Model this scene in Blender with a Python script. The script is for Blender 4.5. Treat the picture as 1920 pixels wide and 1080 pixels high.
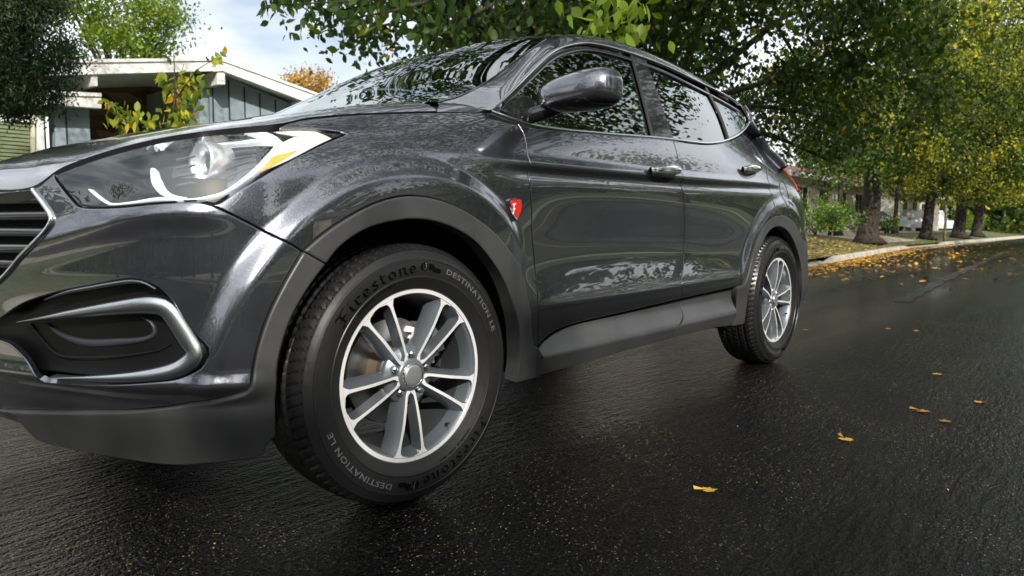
import bpy, bmesh, math, random
import numpy as np
from mathutils import Vector, Matrix
from mathutils.geometry import delaunay_2d_cdt
for o in list(bpy.data.objects): bpy.data.objects.remove(o)
SC = bpy.context.scene; COL = SC.collection
R = math.radians
rng = np.random.default_rng(7); random.seed(7)
# ------------------------------------------------------------ camera
CAM = np.array([-1.2710, -1.4422, .7665]); YAW, PITCH, ROLL, FPX = .8601074, -.0854388, .0013552, 1314.62
FW = np.array([math.sin(YAW)*math.cos(PITCH), math.cos(YAW)*math.cos(PITCH), math.sin(PITCH)])
_r = np.cross(FW, [0, 0, 1.]); _r /= np.linalg.norm(_r); _u = np.cross(_r, FW)
RT = math.cos(ROLL)*_r+math.sin(ROLL)*_u; UP = -math.sin(ROLL)*_r+math.cos(ROLL)*_u
cd = bpy.data.cameras.new('camera'); cam = bpy.data.objects.new('camera', cd); COL.objects.link(cam); SC.camera = cam
cd.sensor_width = 36; cd.lens = FPX/1920*36; cd.clip_start = .05; cd.clip_end = 3000
cam.matrix_world = Matrix(((RT[0], UP[0], -FW[0], CAM[0]), (RT[1], UP[1], -FW[1], CAM[1]), (RT[2], UP[2], -FW[2], CAM[2]), (0, 0, 0, 1)))
cd.dof.use_dof = True; cd.dof.focus_distance = 2.5; cd.dof.aperture_fstop = 5.0
# ------------------------------------------------------------ sky, sun, exposure
SUN_EL, SUN_AZ = R(31), R(214)      # azimuth: direction the light comes from, clockwise from +y
w = bpy.data.worlds.new('World'); SC.world = w; w.use_nodes = True
nt = w.node_tree; N = nt.nodes; L = nt.links; N.clear()
bg = N.new('ShaderNodeBackground'); bg.inputs[1].default_value = .10
out = N.new('ShaderNodeOutputWorld'); L.new(bg.outputs[0], out.inputs[0])
sky = N.new('ShaderNodeTexSky'); sky.sky_type = 'NISHITA'; sky.sun_disc = False; sky.sun_elevation = SUN_EL; sky.sun_rotation = SUN_AZ
sky.air_density = 1.0; sky.dust_density = 2.0
tc = N.new('ShaderNodeTexCoord'); mp = N.new('ShaderNodeMapping'); mp.inputs['Scale'].default_value = (1, 1, 2.6)
L.new(tc.outputs['Generated'], mp.inputs[0])
cn = N.new('ShaderNodeTexNoise'); cn.inputs['Scale'].default_value = 2.1; cn.inputs['Detail'].default_value = 5; cn.inputs['Roughness'].default_value = .5
cn.inputs['Distortion'].default_value = .3
L.new(mp.outputs[0], cn.inputs['Vector'])
cr = N.new('ShaderNodeValToRGB'); cr.color_ramp.elements[0].position = .28; cr.color_ramp.elements[1].position = .56
L.new(cn.outputs[0], cr.inputs[0])
mx = N.new('ShaderNodeMixRGB'); mx.inputs[2].default_value = (13.0, 13.5, 14.1, 1)
L.new(cr.outputs[0], mx.inputs[0]); L.new(sky.outputs[0], mx.inputs[1]); # bright hazy glow of the sky around the sun
vd = N.new('ShaderNodeVectorMath'); vd.operation = 'DOT_PRODUCT'; vd.inputs[1].default_value = (math.sin(SUN_AZ)*math.cos(SUN_EL), math.cos(SUN_AZ)*math.cos(SUN_EL), math.sin(SUN_EL)); L.new(tc.outputs['Generated'], vd.inputs[0])
m1 = N.new('ShaderNodeMath'); m1.operation = 'MAXIMUM'; m1.inputs[1].default_value = 0; L.new(vd.outputs['Value'], m1.inputs[0]); m2 = N.new('ShaderNodeMath'); m2.operation = 'POWER'; m2.inputs[1].default_value = 7; L.new(m1.outputs[0], m2.inputs[0])
m3 = N.new('ShaderNodeMixRGB'); m3.blend_type = 'ADD'; m3.inputs[2].default_value = (16, 15.5, 14.5, 1); L.new(m2.outputs[0], m3.inputs[0]); L.new(mx.outputs[0], m3.inputs[1]); L.new(m3.outputs[0], bg.inputs[0])
sl = bpy.data.lights.new('sun', 'SUN'); sl.energy = 5.0; sl.angle = R(.6); sl.color = (1, .94, .84)
so = bpy.data.objects.new('sun', sl); COL.objects.link(so)
sd = Vector((math.sin(SUN_AZ)*math.cos(SUN_EL), math.cos(SUN_AZ)*math.cos(SUN_EL), math.sin(SUN_EL)))
so.rotation_euler = sd.to_track_quat('Z', 'Y').to_euler()
SC.view_settings.view_transform = 'Standard'; SC.view_settings.look = 'None'; SC.view_settings.exposure = 0.2; SC.view_settings.gamma = 1
# ------------------------------------------------------------ tagging helpers
def tag(o, label=None, cat=None, group=None, kind=None):
    if label: o['label'] = label
    if cat: o['category'] = cat
    if group: o['group'] = group
    if kind: o['kind'] = kind
    return o
def empty(name, loc=(0, 0, 0), parent=None):
    o = bpy.data.objects.new(name, None); COL.objects.link(o); o.location = loc
    if parent: o.parent = parent
    return o
def link(name, me, mat, parent=None, loc=None):
    o = bpy.data.objects.new(name, me); COL.objects.link(o)
    for m in (mat if isinstance(mat, (list, tuple)) else [mat]):
        if m: me.materials.append(m)
    if parent: o.parent = parent
    if loc is not None: o.location = loc
    return o
# ------------------------------------------------------------ materials
MATS = {}
def mat(name, base=(.5, .5, .5), rough=.5, metal=0, coat=0, coat_r=.03, spec=.5, emit=None, trans=0, alpha=1, ior=1.45):
    m = bpy.data.materials.new(name); m.use_nodes = True; b = m.node_tree.nodes['Principled BSDF']
    b.inputs['Base Color'].default_value = (*base, 1); b.inputs['Roughness'].default_value = rough; b.inputs['Metallic'].default_value = metal
    b.inputs['Coat Weight'].default_value = coat; b.inputs['Coat Roughness'].default_value = coat_r; b.inputs['Specular IOR Level'].default_value = spec
    b.inputs['Transmission Weight'].default_value = trans; b.inputs['IOR'].default_value = ior
    MATS[name] = m; return m
def nodes(m): t = m.node_tree; return t.nodes, t.links, t.nodes['Principled BSDF']
def tex_noise(N, L, scale, detail=3, rough=.5, coord='Object', mapscale=None, dist=0):
    tc = N.new('ShaderNodeTexCoord'); n = N.new('ShaderNodeTexNoise'); n.inputs['Scale'].default_value = scale; n.inputs['Detail'].default_value = detail; n.inputs['Roughness'].default_value = rough; n.inputs['Distortion'].default_value = dist
    if mapscale:
        mp = N.new('ShaderNodeMapping'); mp.inputs['Scale'].default_value = mapscale; L.new(tc.outputs[coord], mp.inputs[0]); L.new(mp.outputs[0], n.inputs['Vector'])
    else: L.new(tc.outputs[coord], n.inputs['Vector'])
    return n
def ramp(N, L, src, stops):
    r = N.new('ShaderNodeValToRGB'); e = r.color_ramp.elements
    while len(e) < len(stops): e.new(.5)
    for i, (p, c) in enumerate(stops): e[i].position = p; e[i].color = (*c, 1) if len(c) == 3 else c
    L.new(src, r.inputs[0]); return r
def bump(N, L, src, bs, strength=.3, dist=.01, inp='Normal'):
    b = N.new('ShaderNodeBump'); b.inputs['Strength'].default_value = strength; b.inputs['Distance'].default_value = dist
    L.new(src, b.inputs['Height']); L.new(b.outputs[0], bs.inputs[inp]); return b
def noisy(m, scale, c1, c2, detail=4, strength=0, dist=.01, coord='Object', mapscale=None, p=(.35, .65)):
    N, L, b = nodes(m); n = tex_noise(N, L, scale, detail, .6, coord, mapscale)
    r = ramp(N, L, n.outputs[0], [(p[0], c1), (p[1], c2)]); L.new(r.outputs[0], b.inputs['Base Color'])
    if strength: bump(N, L, n.outputs[0], b, strength, dist)
    return m
# car paint: dark grey metallic flake under clear coat
paint = mat('grey_metallic_paint', (.10, .105, .12), .19, .9, 1.0, .01)
N, L, b = nodes(paint); vo = N.new('ShaderNodeTexVoronoi'); vo.inputs['Scale'].default_value = 1100; tcx = N.new('ShaderNodeTexCoord'); L.new(tcx.outputs['Object'], vo.inputs['Vector'])
r = ramp(N, L, vo.outputs['Color'], [(0, (.046, .049, .064)), (.75, (.112, .117, .142)), (1, (.32, .33, .36))]); L.new(r.outputs[0], b.inputs['Base Color'])
b.inputs['Coat IOR'].default_value = 1.95
bp = N.new('ShaderNodeBump'); bp.inputs['Strength'].default_value = .25; bp.inputs['Distance'].default_value = .0004; L.new(vo.outputs['Distance'], bp.inputs['Height']); L.new(bp.outputs[0], b.inputs['Normal'])
cl = tex_noise(N, L, 9, 2, .4); cb = N.new('ShaderNodeBump'); cb.inputs['Strength'].default_value = .02; cb.inputs['Distance'].default_value = .002; L.new(cl.outputs[0], cb.inputs['Height']); L.new(cb.outputs[0], b.inputs['Coat Normal'])
clad = mat('grey_textured_cladding', (.040, .041, .043), .40); N, L, b = nodes(clad); n = tex_noise(N, L, 700, 2); bump(N, L, n.outputs[0], b, .25, .0006)
n2 = tex_noise(N, L, 5, 5, .65); r = ramp(N, L, n2.outputs[0], [(.3, (.030, .031, .033)), (.7, (.050, .051, .053))]); L.new(r.outputs[0], b.inputs['Base Color'])
blackpl = mat('black_plastic', (.012, .012, .013), .42)
gloss = mat('gloss_black', (.008, .008, .009), .08, 0, .6)
chrome = mat('chrome', (.78, .79, .80), .07, 1)
satin = mat('satin_silver', (.50, .52, .54), .28, 1)
darkgap = mat('dark_void', (.004, .004, .004), .9)
rubber = mat('tyre_rubber', (.012, .012, .013), .32); N, L, b = nodes(rubber); n = tex_noise(N, L, 60, 4, .7); bump(N, L, n.outputs[0], b, .15, .001)
r = ramp(N, L, n.outputs[0], [(.3, (.27,)*3), (.7, (.40,)*3)]); L.new(r.outputs[0], b.inputs['Roughness'])
rubbertext = mat('dark_moulded_lettering', (.002, .002, .002), .95, spec=.05)  # letters blackened: contrast that lighting gives moulded rubber, put into the colour
rubberlight = mat('grey_moulded_lettering', (.085, .086, .09), .45)
rimface = mat('machined_aluminium', (.84, .84, .85), .34, .45)
rimgrey = mat('grey_wheel_paint', (.15, .17, .19), .34, .6, .6, .05)
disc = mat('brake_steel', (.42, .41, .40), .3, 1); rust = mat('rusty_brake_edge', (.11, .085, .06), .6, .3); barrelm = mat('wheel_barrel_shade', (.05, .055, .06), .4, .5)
capm = mat('wheel_cap_grey', (.36, .36, .38), .35, .7)
red = mat('red_badge_enamel', (.46, .018, .014), .25, 0, .6)
white = mat('white_badge', (.85, .85, .85), .35)
def glassmat(name, tint, vis):
    m = bpy.data.materials.new(name); m.use_nodes = True; N = m.node_tree.nodes; L = m.node_tree.links; N.clear()
    o = N.new('ShaderNodeOutputMaterial'); tr = N.new('ShaderNodeBsdfTransparent'); tr.inputs[0].default_value = (*tint, 1)
    gl = N.new('ShaderNodeBsdfGlossy'); gl.inputs['Roughness'].default_value = .01; gl.inputs[0].default_value = (.95, 1, .99, 1)
    fr = N.new('ShaderNodeFresnel'); fr.inputs[0].default_value = 1.55; mxx = N.new('ShaderNodeMixShader')
    ma = N.new('ShaderNodeMath'); ma.operation = 'MULTIPLY_ADD'; ma.inputs[1].default_value = 1.0; ma.inputs[2].default_value = vis; ma.use_clamp = True
    L.new(fr.outputs[0], ma.inputs[0]); L.new(ma.outputs[0], mxx.inputs[0]); L.new(tr.outputs[0], mxx.inputs[1]); L.new(gl.outputs[0], mxx.inputs[2]); L.new(mxx.outputs[0], o.inputs[0])
    return m
glass = glassmat('tinted_glass', (.28, .36, .33), .16)
wsglass = glassmat('windscreen_glass', (.35, .42, .40), .12)
privglass = glassmat('dark_tinted_glass', (.03, .035, .035), .20)
lens = glassmat('clear_lens', (.93, .94, .96), .05)
redlens = mat('red_lamp_lens', (.50, .01, .01), .08, 0, 1)
amber = mat('amber_reflector', (.95, .38, .03), .25, 0, .5)
# ------------------------------------------------------------ numeric helpers
def crom(P, n=8, closed=False):
    """Catmull-Rom through points, n samples per span"""
    P = np.asarray(P, float)
    if len(P) < 3:
        t = np.linspace(0, 1, n+1)[:, None]; return P[0]+(P[1]-P[0])*t
    Q = np.vstack([2*P[0]-P[1], P, 2*P[-1]-P[-2]]) if not closed else np.vstack([P[-1], P, P[0], P[1]])
    o = []
    for i in range(1, len(Q)-2):
        p0, p1, p2, p3 = Q[i-1:i+3]; d1 = max(np.linalg.norm(p2-p1), 1e-9)
        k1 = min(1., np.linalg.norm(p1-p0)/d1) if i > 1 else 1; k2 = min(1., np.linalg.norm(p3-p2)/d1)
        m1 = (p2-p0)/(np.linalg.norm(p2-p1)+np.linalg.norm(p1-p0)+1e-9)*d1; m2 = (p3-p1)/(np.linalg.norm(p3-p2)+np.linalg.norm(p2-p1)+1e-9)*d1
        t = np.linspace(0, 1, n+1)[:-1, None]
        o.append((2*t**3-3*t**2+1)*p1+(t**3-2*t**2+t)*m1+(-2*t**3+3*t**2)*p2+(t**3-t**2)*m2)
    o = np.vstack(o)
    return o if closed else np.vstack([o, Q[-2]])
def resample(P, step):
    P = np.asarray(P, float); d = np.r_[0, np.cumsum(np.linalg.norm(np.diff(P, axis=0), axis=1))]
    n = max(1, int(round(d[-1]/step))); t = np.linspace(0, d[-1], n+1)
    return np.stack([np.interp(t, d, P[:, k]) for k in range(P.shape[1])], 1)
def smooth(e0, e1, x): t = np.clip((x-e0)/(e1-e0), 0, 1); return t*t*(3-2*t)
def proj(P):
    D = P-CAM; d = D@FW; return np.stack([960+FPX*(D@RT)/d, 540-FPX*(D@UP)/d], -1)
def inpoly(pts, poly):
    x, y = pts[:, 0], pts[:, 1]; c = np.zeros(len(pts), bool); n = len(poly)
    a = poly; b = np.roll(poly, -1, 0)
    for i in range(n):
        x1, y1 = a[i]; x2, y2 = b[i]
        if y1 == y2: continue
        m = ((y1 > y) != (y2 > y)) & (x < (x2-x1)*(y-y1)/(y2-y1)+x1); c ^= m
    return c
def distpoly(pts, poly):
    d = np.full(len(pts), 1e9); a = poly; b = np.roll(poly, -1, 0)
    for i in range(len(poly)):
        v = b[i]-a[i]; l = v@v+1e-12; t = np.clip(((pts-a[i])@v)/l, 0, 1)
        d = np.minimum(d, np.linalg.norm(pts-(a[i]+t[:, None]*v), axis=1))
    return d
def inset(poly, d):
    """inset of a CCW polygon"""
    e1 = poly-np.roll(poly, 1, 0); e2 = np.roll(poly, -1, 0)-poly
    e1 /= np.linalg.norm(e1, axis=1)[:, None]+1e-12; e2 /= np.linalg.norm(e2, axis=1)[:, None]+1e-12
    n1 = np.stack([-e1[:, 1], e1[:, 0]], 1); n2 = np.stack([-e2[:, 1], e2[:, 0]], 1)
    n = n1+n2; l = np.linalg.norm(n, axis=1)[:, None]; n = n/np.maximum(l, 1e-6)
    k = 1/np.clip(np.sum(n*n1, 1), .5, 1)
    return poly+n*d*k[:, None]
class Surf:
    """parametric surface f(u,v)->xyz with ray lookup for photo-measured outlines"""
    def __init__(s, f, u0, u1, v0, v1, nu=150, nv=90, flip=1):
        s.f = f; s.b = (u0, u1, v0, v1); s.flip = flip
        U, V = np.meshgrid(np.linspace(u0, u1, nu), np.linspace(v0, v1, nv), indexing='ij')
        s.U = U.ravel(); s.V = V.ravel(); P = s.f(s.U, s.V); s.ok = np.ones(len(P), bool)
        Nn = s.n(s.U, s.V); s.ok = np.sum(Nn*(CAM-P), 1) > -.02; s.px = proj(P)
    def n(s, u, v, h=8e-3):
        a = s.f(u+h, v)-s.f(u-h, v); b = s.f(u, v+h)-s.f(u, v-h); n = np.cross(a, b); n /= np.linalg.norm(n, axis=1)[:, None]+1e-12
        return n*s.flip
    def hit(s, p):
        p = np.asarray(p, float); d = np.sum((s.px-p)**2, 1)+np.where(s.ok, 0, 1e7); i = d.argmin(); u, v = s.U[i], s.V[i]
        best = (1e9, u, v)
        for _ in range(30):
            h = 1e-4; A = np.array([u, u+h, u]); Bv = np.array([v, v, v+h]); q = proj(s.f(A, Bv)); e = q[0]-p
            if e@e < best[0]: best = (e@e, u, v)
            if e@e < .01: break
            J = np.stack([(q[1]-q[0])/h, (q[2]-q[0])/h], 1)
            try: st = -np.linalg.solve(J.T@J+np.eye(2)*1., J.T@e)
            except Exception: break
            m = np.abs(st).max(); st *= min(1, .03/m if m > 0 else 1); u += st[0]; v += st[1]
            u = min(max(u, s.b[0]), s.b[1]); v = min(max(v, s.b[2]), s.b[3])
        return best[1], best[2]
    def path(s, pts, step=.012):
        """pts: list of px points or ('uv',u,v); smooth"""
        uv = np.array([s.hit(p) if p[0] != 'uv' else p[1:] for p in pts]); c = crom(uv, 8); return resample(c, step)
    def xyz(s, pts): uv = np.array([s.hit(p) for p in pts]); return s.f(uv[:, 0], uv[:, 1])
YC = .92
def polyuv(S, segs, step):
    P = []
    for sg in segs:
        c = S.path(sg, step); P += list(c[:-1]) if len(P) == 0 or True else []
        last = c[-1]
        P.append(last)
    P = np.array(P); keep = [0]
    for i in range(1, len(P)):
        if np.linalg.norm(P[i]-P[keep[-1]]) > step*.25: keep.append(i)
    P = P[keep]
    if np.linalg.norm(P[0]-P[-1]) < step*.25: P = P[:-1]
    a = .5*np.sum(P[:, 0]*np.roll(P[:, 1], -1)-np.roll(P[:, 0], -1)*P[:, 1])
    return P[::-1] if a < 0 else P
def build_panel(name, S, poly, mt, parent, gap=.0018, off=0, thick=.014, step=.02, holes=(), mirror=True, round_=.003, label=None):
    rings = []
    for k, pl in enumerate([poly]+list(holes)):
        if k: pl = pl[::-1]
        Bp = inset(pl, gap); A = inset(pl, gap+round_); rings.append((Bp, A))
    u0, v0 = poly.min(0); u1, v1 = poly.max(0)
    gx, gy = np.meshgrid(np.arange(u0, u1, step), np.arange(v0, v1, step), indexing='ij'); g = np.stack([gx.ravel(), gy.ravel()], 1)
    g[:, 0] += (np.arange(len(g)) % 2)*0
    g = g[inpoly(g, rings[0][1])]
    for pl in [r[1] for r in rings]: g = g[distpoly(g, pl) > step*.45]
    for r_ in rings[1:]: g = g[~inpoly(g, r_[1])]
    V = []; E = []; kind = []
    for k, (Bp, A) in enumerate(rings):
        for q, pl in enumerate((Bp, A)):
            o = len(V); n = len(pl); V += [tuple(p) for p in pl]; E += [(o+i, o+(i+1) % n) for i in range(n)]; kind += [1-q]*n
    V += [tuple(p) for p in g]; kind += [0]*len(g)
    vs, es, fs, ov, oe, of = delaunay_2d_cdt([Vector(v) for v in V], E, [], 0, 1e-6)
    vs = np.array([tuple(v) for v in vs]); fs = [tuple(f) for f in fs]; isB = np.array([any(kind[j] for j in o) if o else False for o in ov])
    cen = np.array([vs[list(f)].mean(0) for f in fs]); keep = inpoly(cen, rings[0][0])
    for r_ in rings[1:]: keep &= ~inpoly(cen, r_[0])
    fs = [f for f, k in zip(fs, keep) if k]
    P = S.f(vs[:, 0], vs[:, 1]); Nn = S.n(vs[:, 0], vs[:, 1]); P = P+Nn*off
    P[isB] -= Nn[isB]*round_*.5
    # orientation
    fa = np.array(fs); fn = np.cross(P[fa[:, 1]]-P[fa[:, 0]], P[fa[:, 2]]-P[fa[:, 0]]); 
    if np.sum(fn*Nn[fa[:, 0]]) < 0: fs = [f[::-1] for f in fs]
    cnt = {}
    for f in fs:
        for i in range(3): e = (f[i], f[(i+1) % 3]); cnt[e] = 1
    bound = [e for e in cnt if (e[1], e[0]) not in cnt]
    # outward tilt for border normals
    tilt = np.zeros_like(P)
    for a, b_ in bound:
        t = np.cross(P[b_]-P[a], Nn[a]); l = np.linalg.norm(t)+1e-12; tilt[a] += t/l; tilt[b_] += t/l
    TN = Nn.copy(); bm_ = np.linalg.norm(tilt, axis=1) > 0
    tt = tilt[bm_]; tt /= np.linalg.norm(tt, axis=1)[:, None]; TN[bm_] = Nn[bm_]*.75+tt*.66
    bi = sorted({i for e in bound for i in e}); mp_ = {}; P2 = list(P)
    for i in bi: mp_[i] = len(P2); P2.append(P[i]-Nn[i]*thick)
    faces = list(fs); nt_ = len(fs)
    for a, b_ in bound: faces.append((b_, a, mp_[a], mp_[b_]))
    objs = []
    for side in ((0, 1) if mirror else (0,)):
        Q = np.array(P2); NN = TN.copy(); F = faces
        if side: Q[:, 1] = 2*YC-Q[:, 1]; NN[:, 1] *= -1; F = [f[::-1] for f in faces]
        me = bpy.data.meshes.new(name); me.from_pydata([tuple(p) for p in Q], [], F); me.update()
        ln = np.zeros((len(me.loops), 3)); li = 0
        for k, f in enumerate(F):
            if k < nt_:
                for i in f: ln[li] = NN[i]; li += 1
            else:
                n = np.array(me.polygons[k].normal)
                for i in f: ln[li] = n; li += 1
        for p in me.polygons: p.use_smooth = True
        me.normals_split_custom_set([tuple(n) for n in ln])
        o = link(name, me, mt, parent); objs.append(o)
        if label and not side: o['label'] = label
    return objs
def mesh_grid(name, P, mt, parent=None, closed_u=False, closed_v=False, smooth_=True, loc=None, flip=False):
    P = np.asarray(P, float); nu, nv = P.shape[:2]; F = []
    for i in range(nu if closed_u else nu-1):
        for j in range(nv if closed_v else nv-1):
            a, b_, c, d = i*nv+j, ((i+1) % nu)*nv+j, ((i+1) % nu)*nv+(j+1) % nv, i*nv+(j+1) % nv
            F.append((d, c, b_, a) if flip else (a, b_, c, d))
    me = bpy.data.meshes.new(name); me.from_pydata([tuple(p) for p in P.reshape(-1, 3)], [], F); me.update()
    if smooth_:
        for p in me.polygons: p.use_smooth = True
    return link(name, me, mt, parent, loc)
class MB:
    def __init__(s): s.v = []; s.f = []; s.m = []; s.mi = 0
    def add(s, v, f): o = len(s.v); s.v += [tuple(map(float, p)) for p in v]; s.f += [tuple(i+o for i in q) for q in f]; s.m += [s.mi]*len(f); return s
    def box(s, a, b):
        (x0, y0, z0), (x1, y1, z1) = a, b
        return s.add([(x0, y0, z0), (x1, y0, z0), (x1, y1, z0), (x0, y1, z0), (x0, y0, z1), (x1, y0, z1), (x1, y1, z1), (x0, y1, z1)],
                     [(3, 2, 1, 0), (4, 5, 6, 7), (0, 1, 5, 4), (1, 2, 6, 5), (2, 3, 7, 6), (3, 0, 4, 7)])
    def tube(s, P, rad, n=8, cap=True):
        P = [Vector(p) for p in P]; rad = rad if hasattr(rad, '__len__') else [rad]*len(P); V = []; F = []
        for i, p in enumerate(P):
            t = (P[min(i+1, len(P)-1)]-P[max(i-1, 0)]).normalized(); a = Vector((0, 0, 1)) if abs(t.z) < .9 else Vector((1, 0, 0))
            x = t.cross(a).normalized(); y = t.cross(x)
            for k in range(n): an = 2*math.pi*k/n; V.append(p+(x*math.cos(an)+y*math.sin(an))*rad[i])
        for i in range(len(P)-1):
            for k in range(n): F.append((i*n+k, i*n+(k+1) % n, (i+1)*n+(k+1) % n, (i+1)*n+k))
        if cap: F.append(tuple(range(n))[::-1]); F.append(tuple(range((len(P)-1)*n, len(P)*n)))
        return s.add(V, F)
    def prism(s, poly, h0, h1, axis=1):
        """extrude a 2D polygon; axis = the coordinate that takes h"""
        n = len(poly); V = []
        for h in (h0, h1):
            for p in poly:
                q = list(p); q.insert(axis, h); V.append(q)
        F = [tuple(range(n)), tuple(range(2*n-1, n-1, -1))]+[(i, n+i, n+(i+1) % n, (i+1) % n) for i in range(n)]
        return s.add(V, F)
    def build(s, name, mt, parent=None, smooth_=False, loc=None, fixn=True, bevel=0):
        me = bpy.data.meshes.new(name); me.from_pydata(s.v, [], s.f); me.update()
        o = link(name, me, mt, parent, loc)
        if any(s.m): me.polygons.foreach_set('material_index', s.m)
        if fixn:
            bm = bmesh.new(); bm.from_mesh(me); bmesh.ops.recalc_face_normals(bm, faces=bm.faces); bm.to_mesh(me); bm.free()
        if smooth_:
            for p in me.polygons: p.use_smooth = True
        if bevel:
            md = o.modifiers.new('bevel', 'BEVEL'); md.width = bevel; md.segments = 2; md.limit_method = 'ANGLE'; md.angle_limit = R(35)
        return o
# ============================================================ THE CAR
car = empty('parked_suv'); tag(car, 'dark grey metallic SUV with silver split-spoke wheels parked on the wet road in the foreground', 'car')
# plan outline of the body side, front centre -> rear centre
BP = crom([(-.865, .92), (-.85, .78), (-.805, .60), (-.735, .38), (-.665, .20), (-.57, .075), (-.42, .012), (-.2, -.006), (.2, -.015), (.6, -.012), (1.4, -.018), (2.2, -.012), (2.75, -.012), (3.05, -.002),
           (3.2, .018), (3.35, .062), (3.5, .14), (3.64, .33), (3.72, .6), (3.76, .92)], 24)
bd = np.r_[0, np.cumsum(np.linalg.norm(np.diff(BP, axis=0), axis=1))]; BS = np.linspace(0, bd[-1], 900); BP = np.stack([np.interp(BS, bd, BP[:, k]) for k in (0, 1)], 1)
kern = np.exp(-np.linspace(-2.5, 2.5, 25)**2/2); kern /= kern.sum()
for k in (0, 1):
    p = np.r_[(2*BP[0, k]-BP[12:0:-1, k]) if k == 1 else BP[12:0:-1, k], BP[:, k], (2*BP[-1, k]-BP[-2:-14:-1, k]) if k == 1 else BP[-2:-14:-1, k]]; BP[:, k] = np.convolve(p, kern, 'valid')
BT = np.gradient(BP, BS, axis=0); BT /= np.linalg.norm(BT, axis=1)[:, None]; BN = np.stack([-BT[:, 1], BT[:, 0]], 1)  # inward (towards +y on the side)
s_of_x = lambda x: np.interp(x, BP[:, 0], BS)
ZL = np.array([.20, .24, .30, .36, .41, .46, .50, .56, .64, .72, .80, .88, .93, .965, 1.0, 1.04, 1.08, 1.12, 1.16, 1.2])
PR = [(-.86, [.12, .10, .065, .03, .0, .0, .0, .0, -.005, 0, .005, .015, .035, .06, .10, .16, .22, .3, .4, .5]),
      (-.74, [.12, .10, .065, .03, .0, .0, .0, .0, -.005, 0, .004, .012, .03, .055, .095, .15, .21, .29, .38, .48]),
      (-.6, [.11, .09, .055, .03, .005, .0, .0, .0, -.004, 0, .005, .025, .055, .085, .125, .175, .24, .31, .4, .5]),
      (-.4, [.04, .03, .02, .01, .005, .0, .0, .0, 0, 0, .0, .018, .045, .07, .105, .155, .21, .28, .37, .47]),
      (-.2, [.03, .02, .01, .0, .0, .0, .0, 0, 0, 0, .0, .002, .012, .025, .045, .085, .145, .215, .30, .40]),
      (.05, [.03, .02, .01, .0, .0, .0, .0, 0, 0, 0, .0, .0, .004, .010, .020, .042, .075, .125, .19, .27]),
      (.35, [.03, .02, .01, .01, .01, .008, .004, .0, 0, 0, .0, .0, .0, .002, .012, .028, .048, .078, .12, .17]),
      (.7, [.09, .07, .06, .05, .036, .014, .0, .012, .022, .022, .016, .008, .006, .0, .010, .020, .032, .046, .065, .09]),
      (1.2, [.09, .07, .06, .05, .036, .014, .0, .014, .026, .026, .018, .008, .006, .0, .010, .018, .028, .040, .056, .08]),
      (2.0, [.09, .07, .06, .05, .034, .012, .0, .012, .020, .018, .010, .004, .004, .0, .010, .020, .032, .046, .062, .08]),
      (2.45, [.05, .04, .03, .02, .014, .01, .0, .0, .0, .0, .0, .0, .002, .0, .014, .030, .050, .072, .10, .13]),
      (3.0, [.04, .03, .02, .01, .0, .0, .0, .0, .0, .0, .0, .002, .005, .008, .02, .05, .09, .13, .17, .21]),
      (3.4, [.06, .04, .02, .0, -.01, -.01, .0, .0, .0, .005, .012, .025, .035, .045, .055, .075, .10, .13, .17, .21]),
      (3.76, [.06, .04, .02, .0, -.02, -.02, -.01, .02, .03, .04, .05, .06, .07, .08, .09, .11, .13, .16, .20, .25])]
sk_s = np.array([s_of_x(p[0]) for p in PR]); sk_t = np.array([p[1] for p in PR])
sk_t = np.hstack([sk_t, sk_t[:, -1:]+.10]); ZL = np.r_[ZL, 1.36]; SG = np.linspace(0, BS[-1], 300); ZG = np.linspace(.20, 1.36, 233)
T1 = np.stack([np.interp(SG, sk_s, sk_t[:, j]) for j in range(len(ZL))], 1); T2 = np.stack([np.interp(ZG, ZL, T1[i]) for i in range(len(SG))])
def blur(A, sig, ax):
    n = int(sig*3); k = np.exp(-np.arange(-n, n+1)**2/(2*sig*sig)); k /= k.sum(); A = np.moveaxis(A, ax, 0)
    Pd = np.concatenate([2*A[:1]-A[n:0:-1], A, 2*A[-1:]-A[-2:-n-2:-1]]); o = sum(k[i]*Pd[i:i+len(A)] for i in range(2*n+1)); return np.moveaxis(o, 0, ax)
T2 = blur(T2, 4.0, 1); T2 = blur(T2, 7, 0)
def lut(T, s, z):
    a = np.clip((s-SG[0])/(SG[1]-SG[0]), 1, len(SG)-2.001); b_ = np.clip((z-ZG[0])/(ZG[1]-ZG[0]), 1, len(ZG)-2.001)
    i = a.astype(int); j = b_.astype(int); fa = a-i; fb = b_-j
    def w4(t): return [-.5*t**3+t**2-.5*t, 1.5*t**3-2.5*t**2+1, -1.5*t**3+2*t**2+.5*t, .5*t**3-.5*t**2]
    wa, wb = w4(fa), w4(fb); r = 0
    for p in range(4):
        for q in range(4): r = r+wa[p]*wb[q]*T[np.clip(i+p-1, 0, len(SG)-1), np.clip(j+q-1, 0, len(ZG)-1)]
    return r
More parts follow.
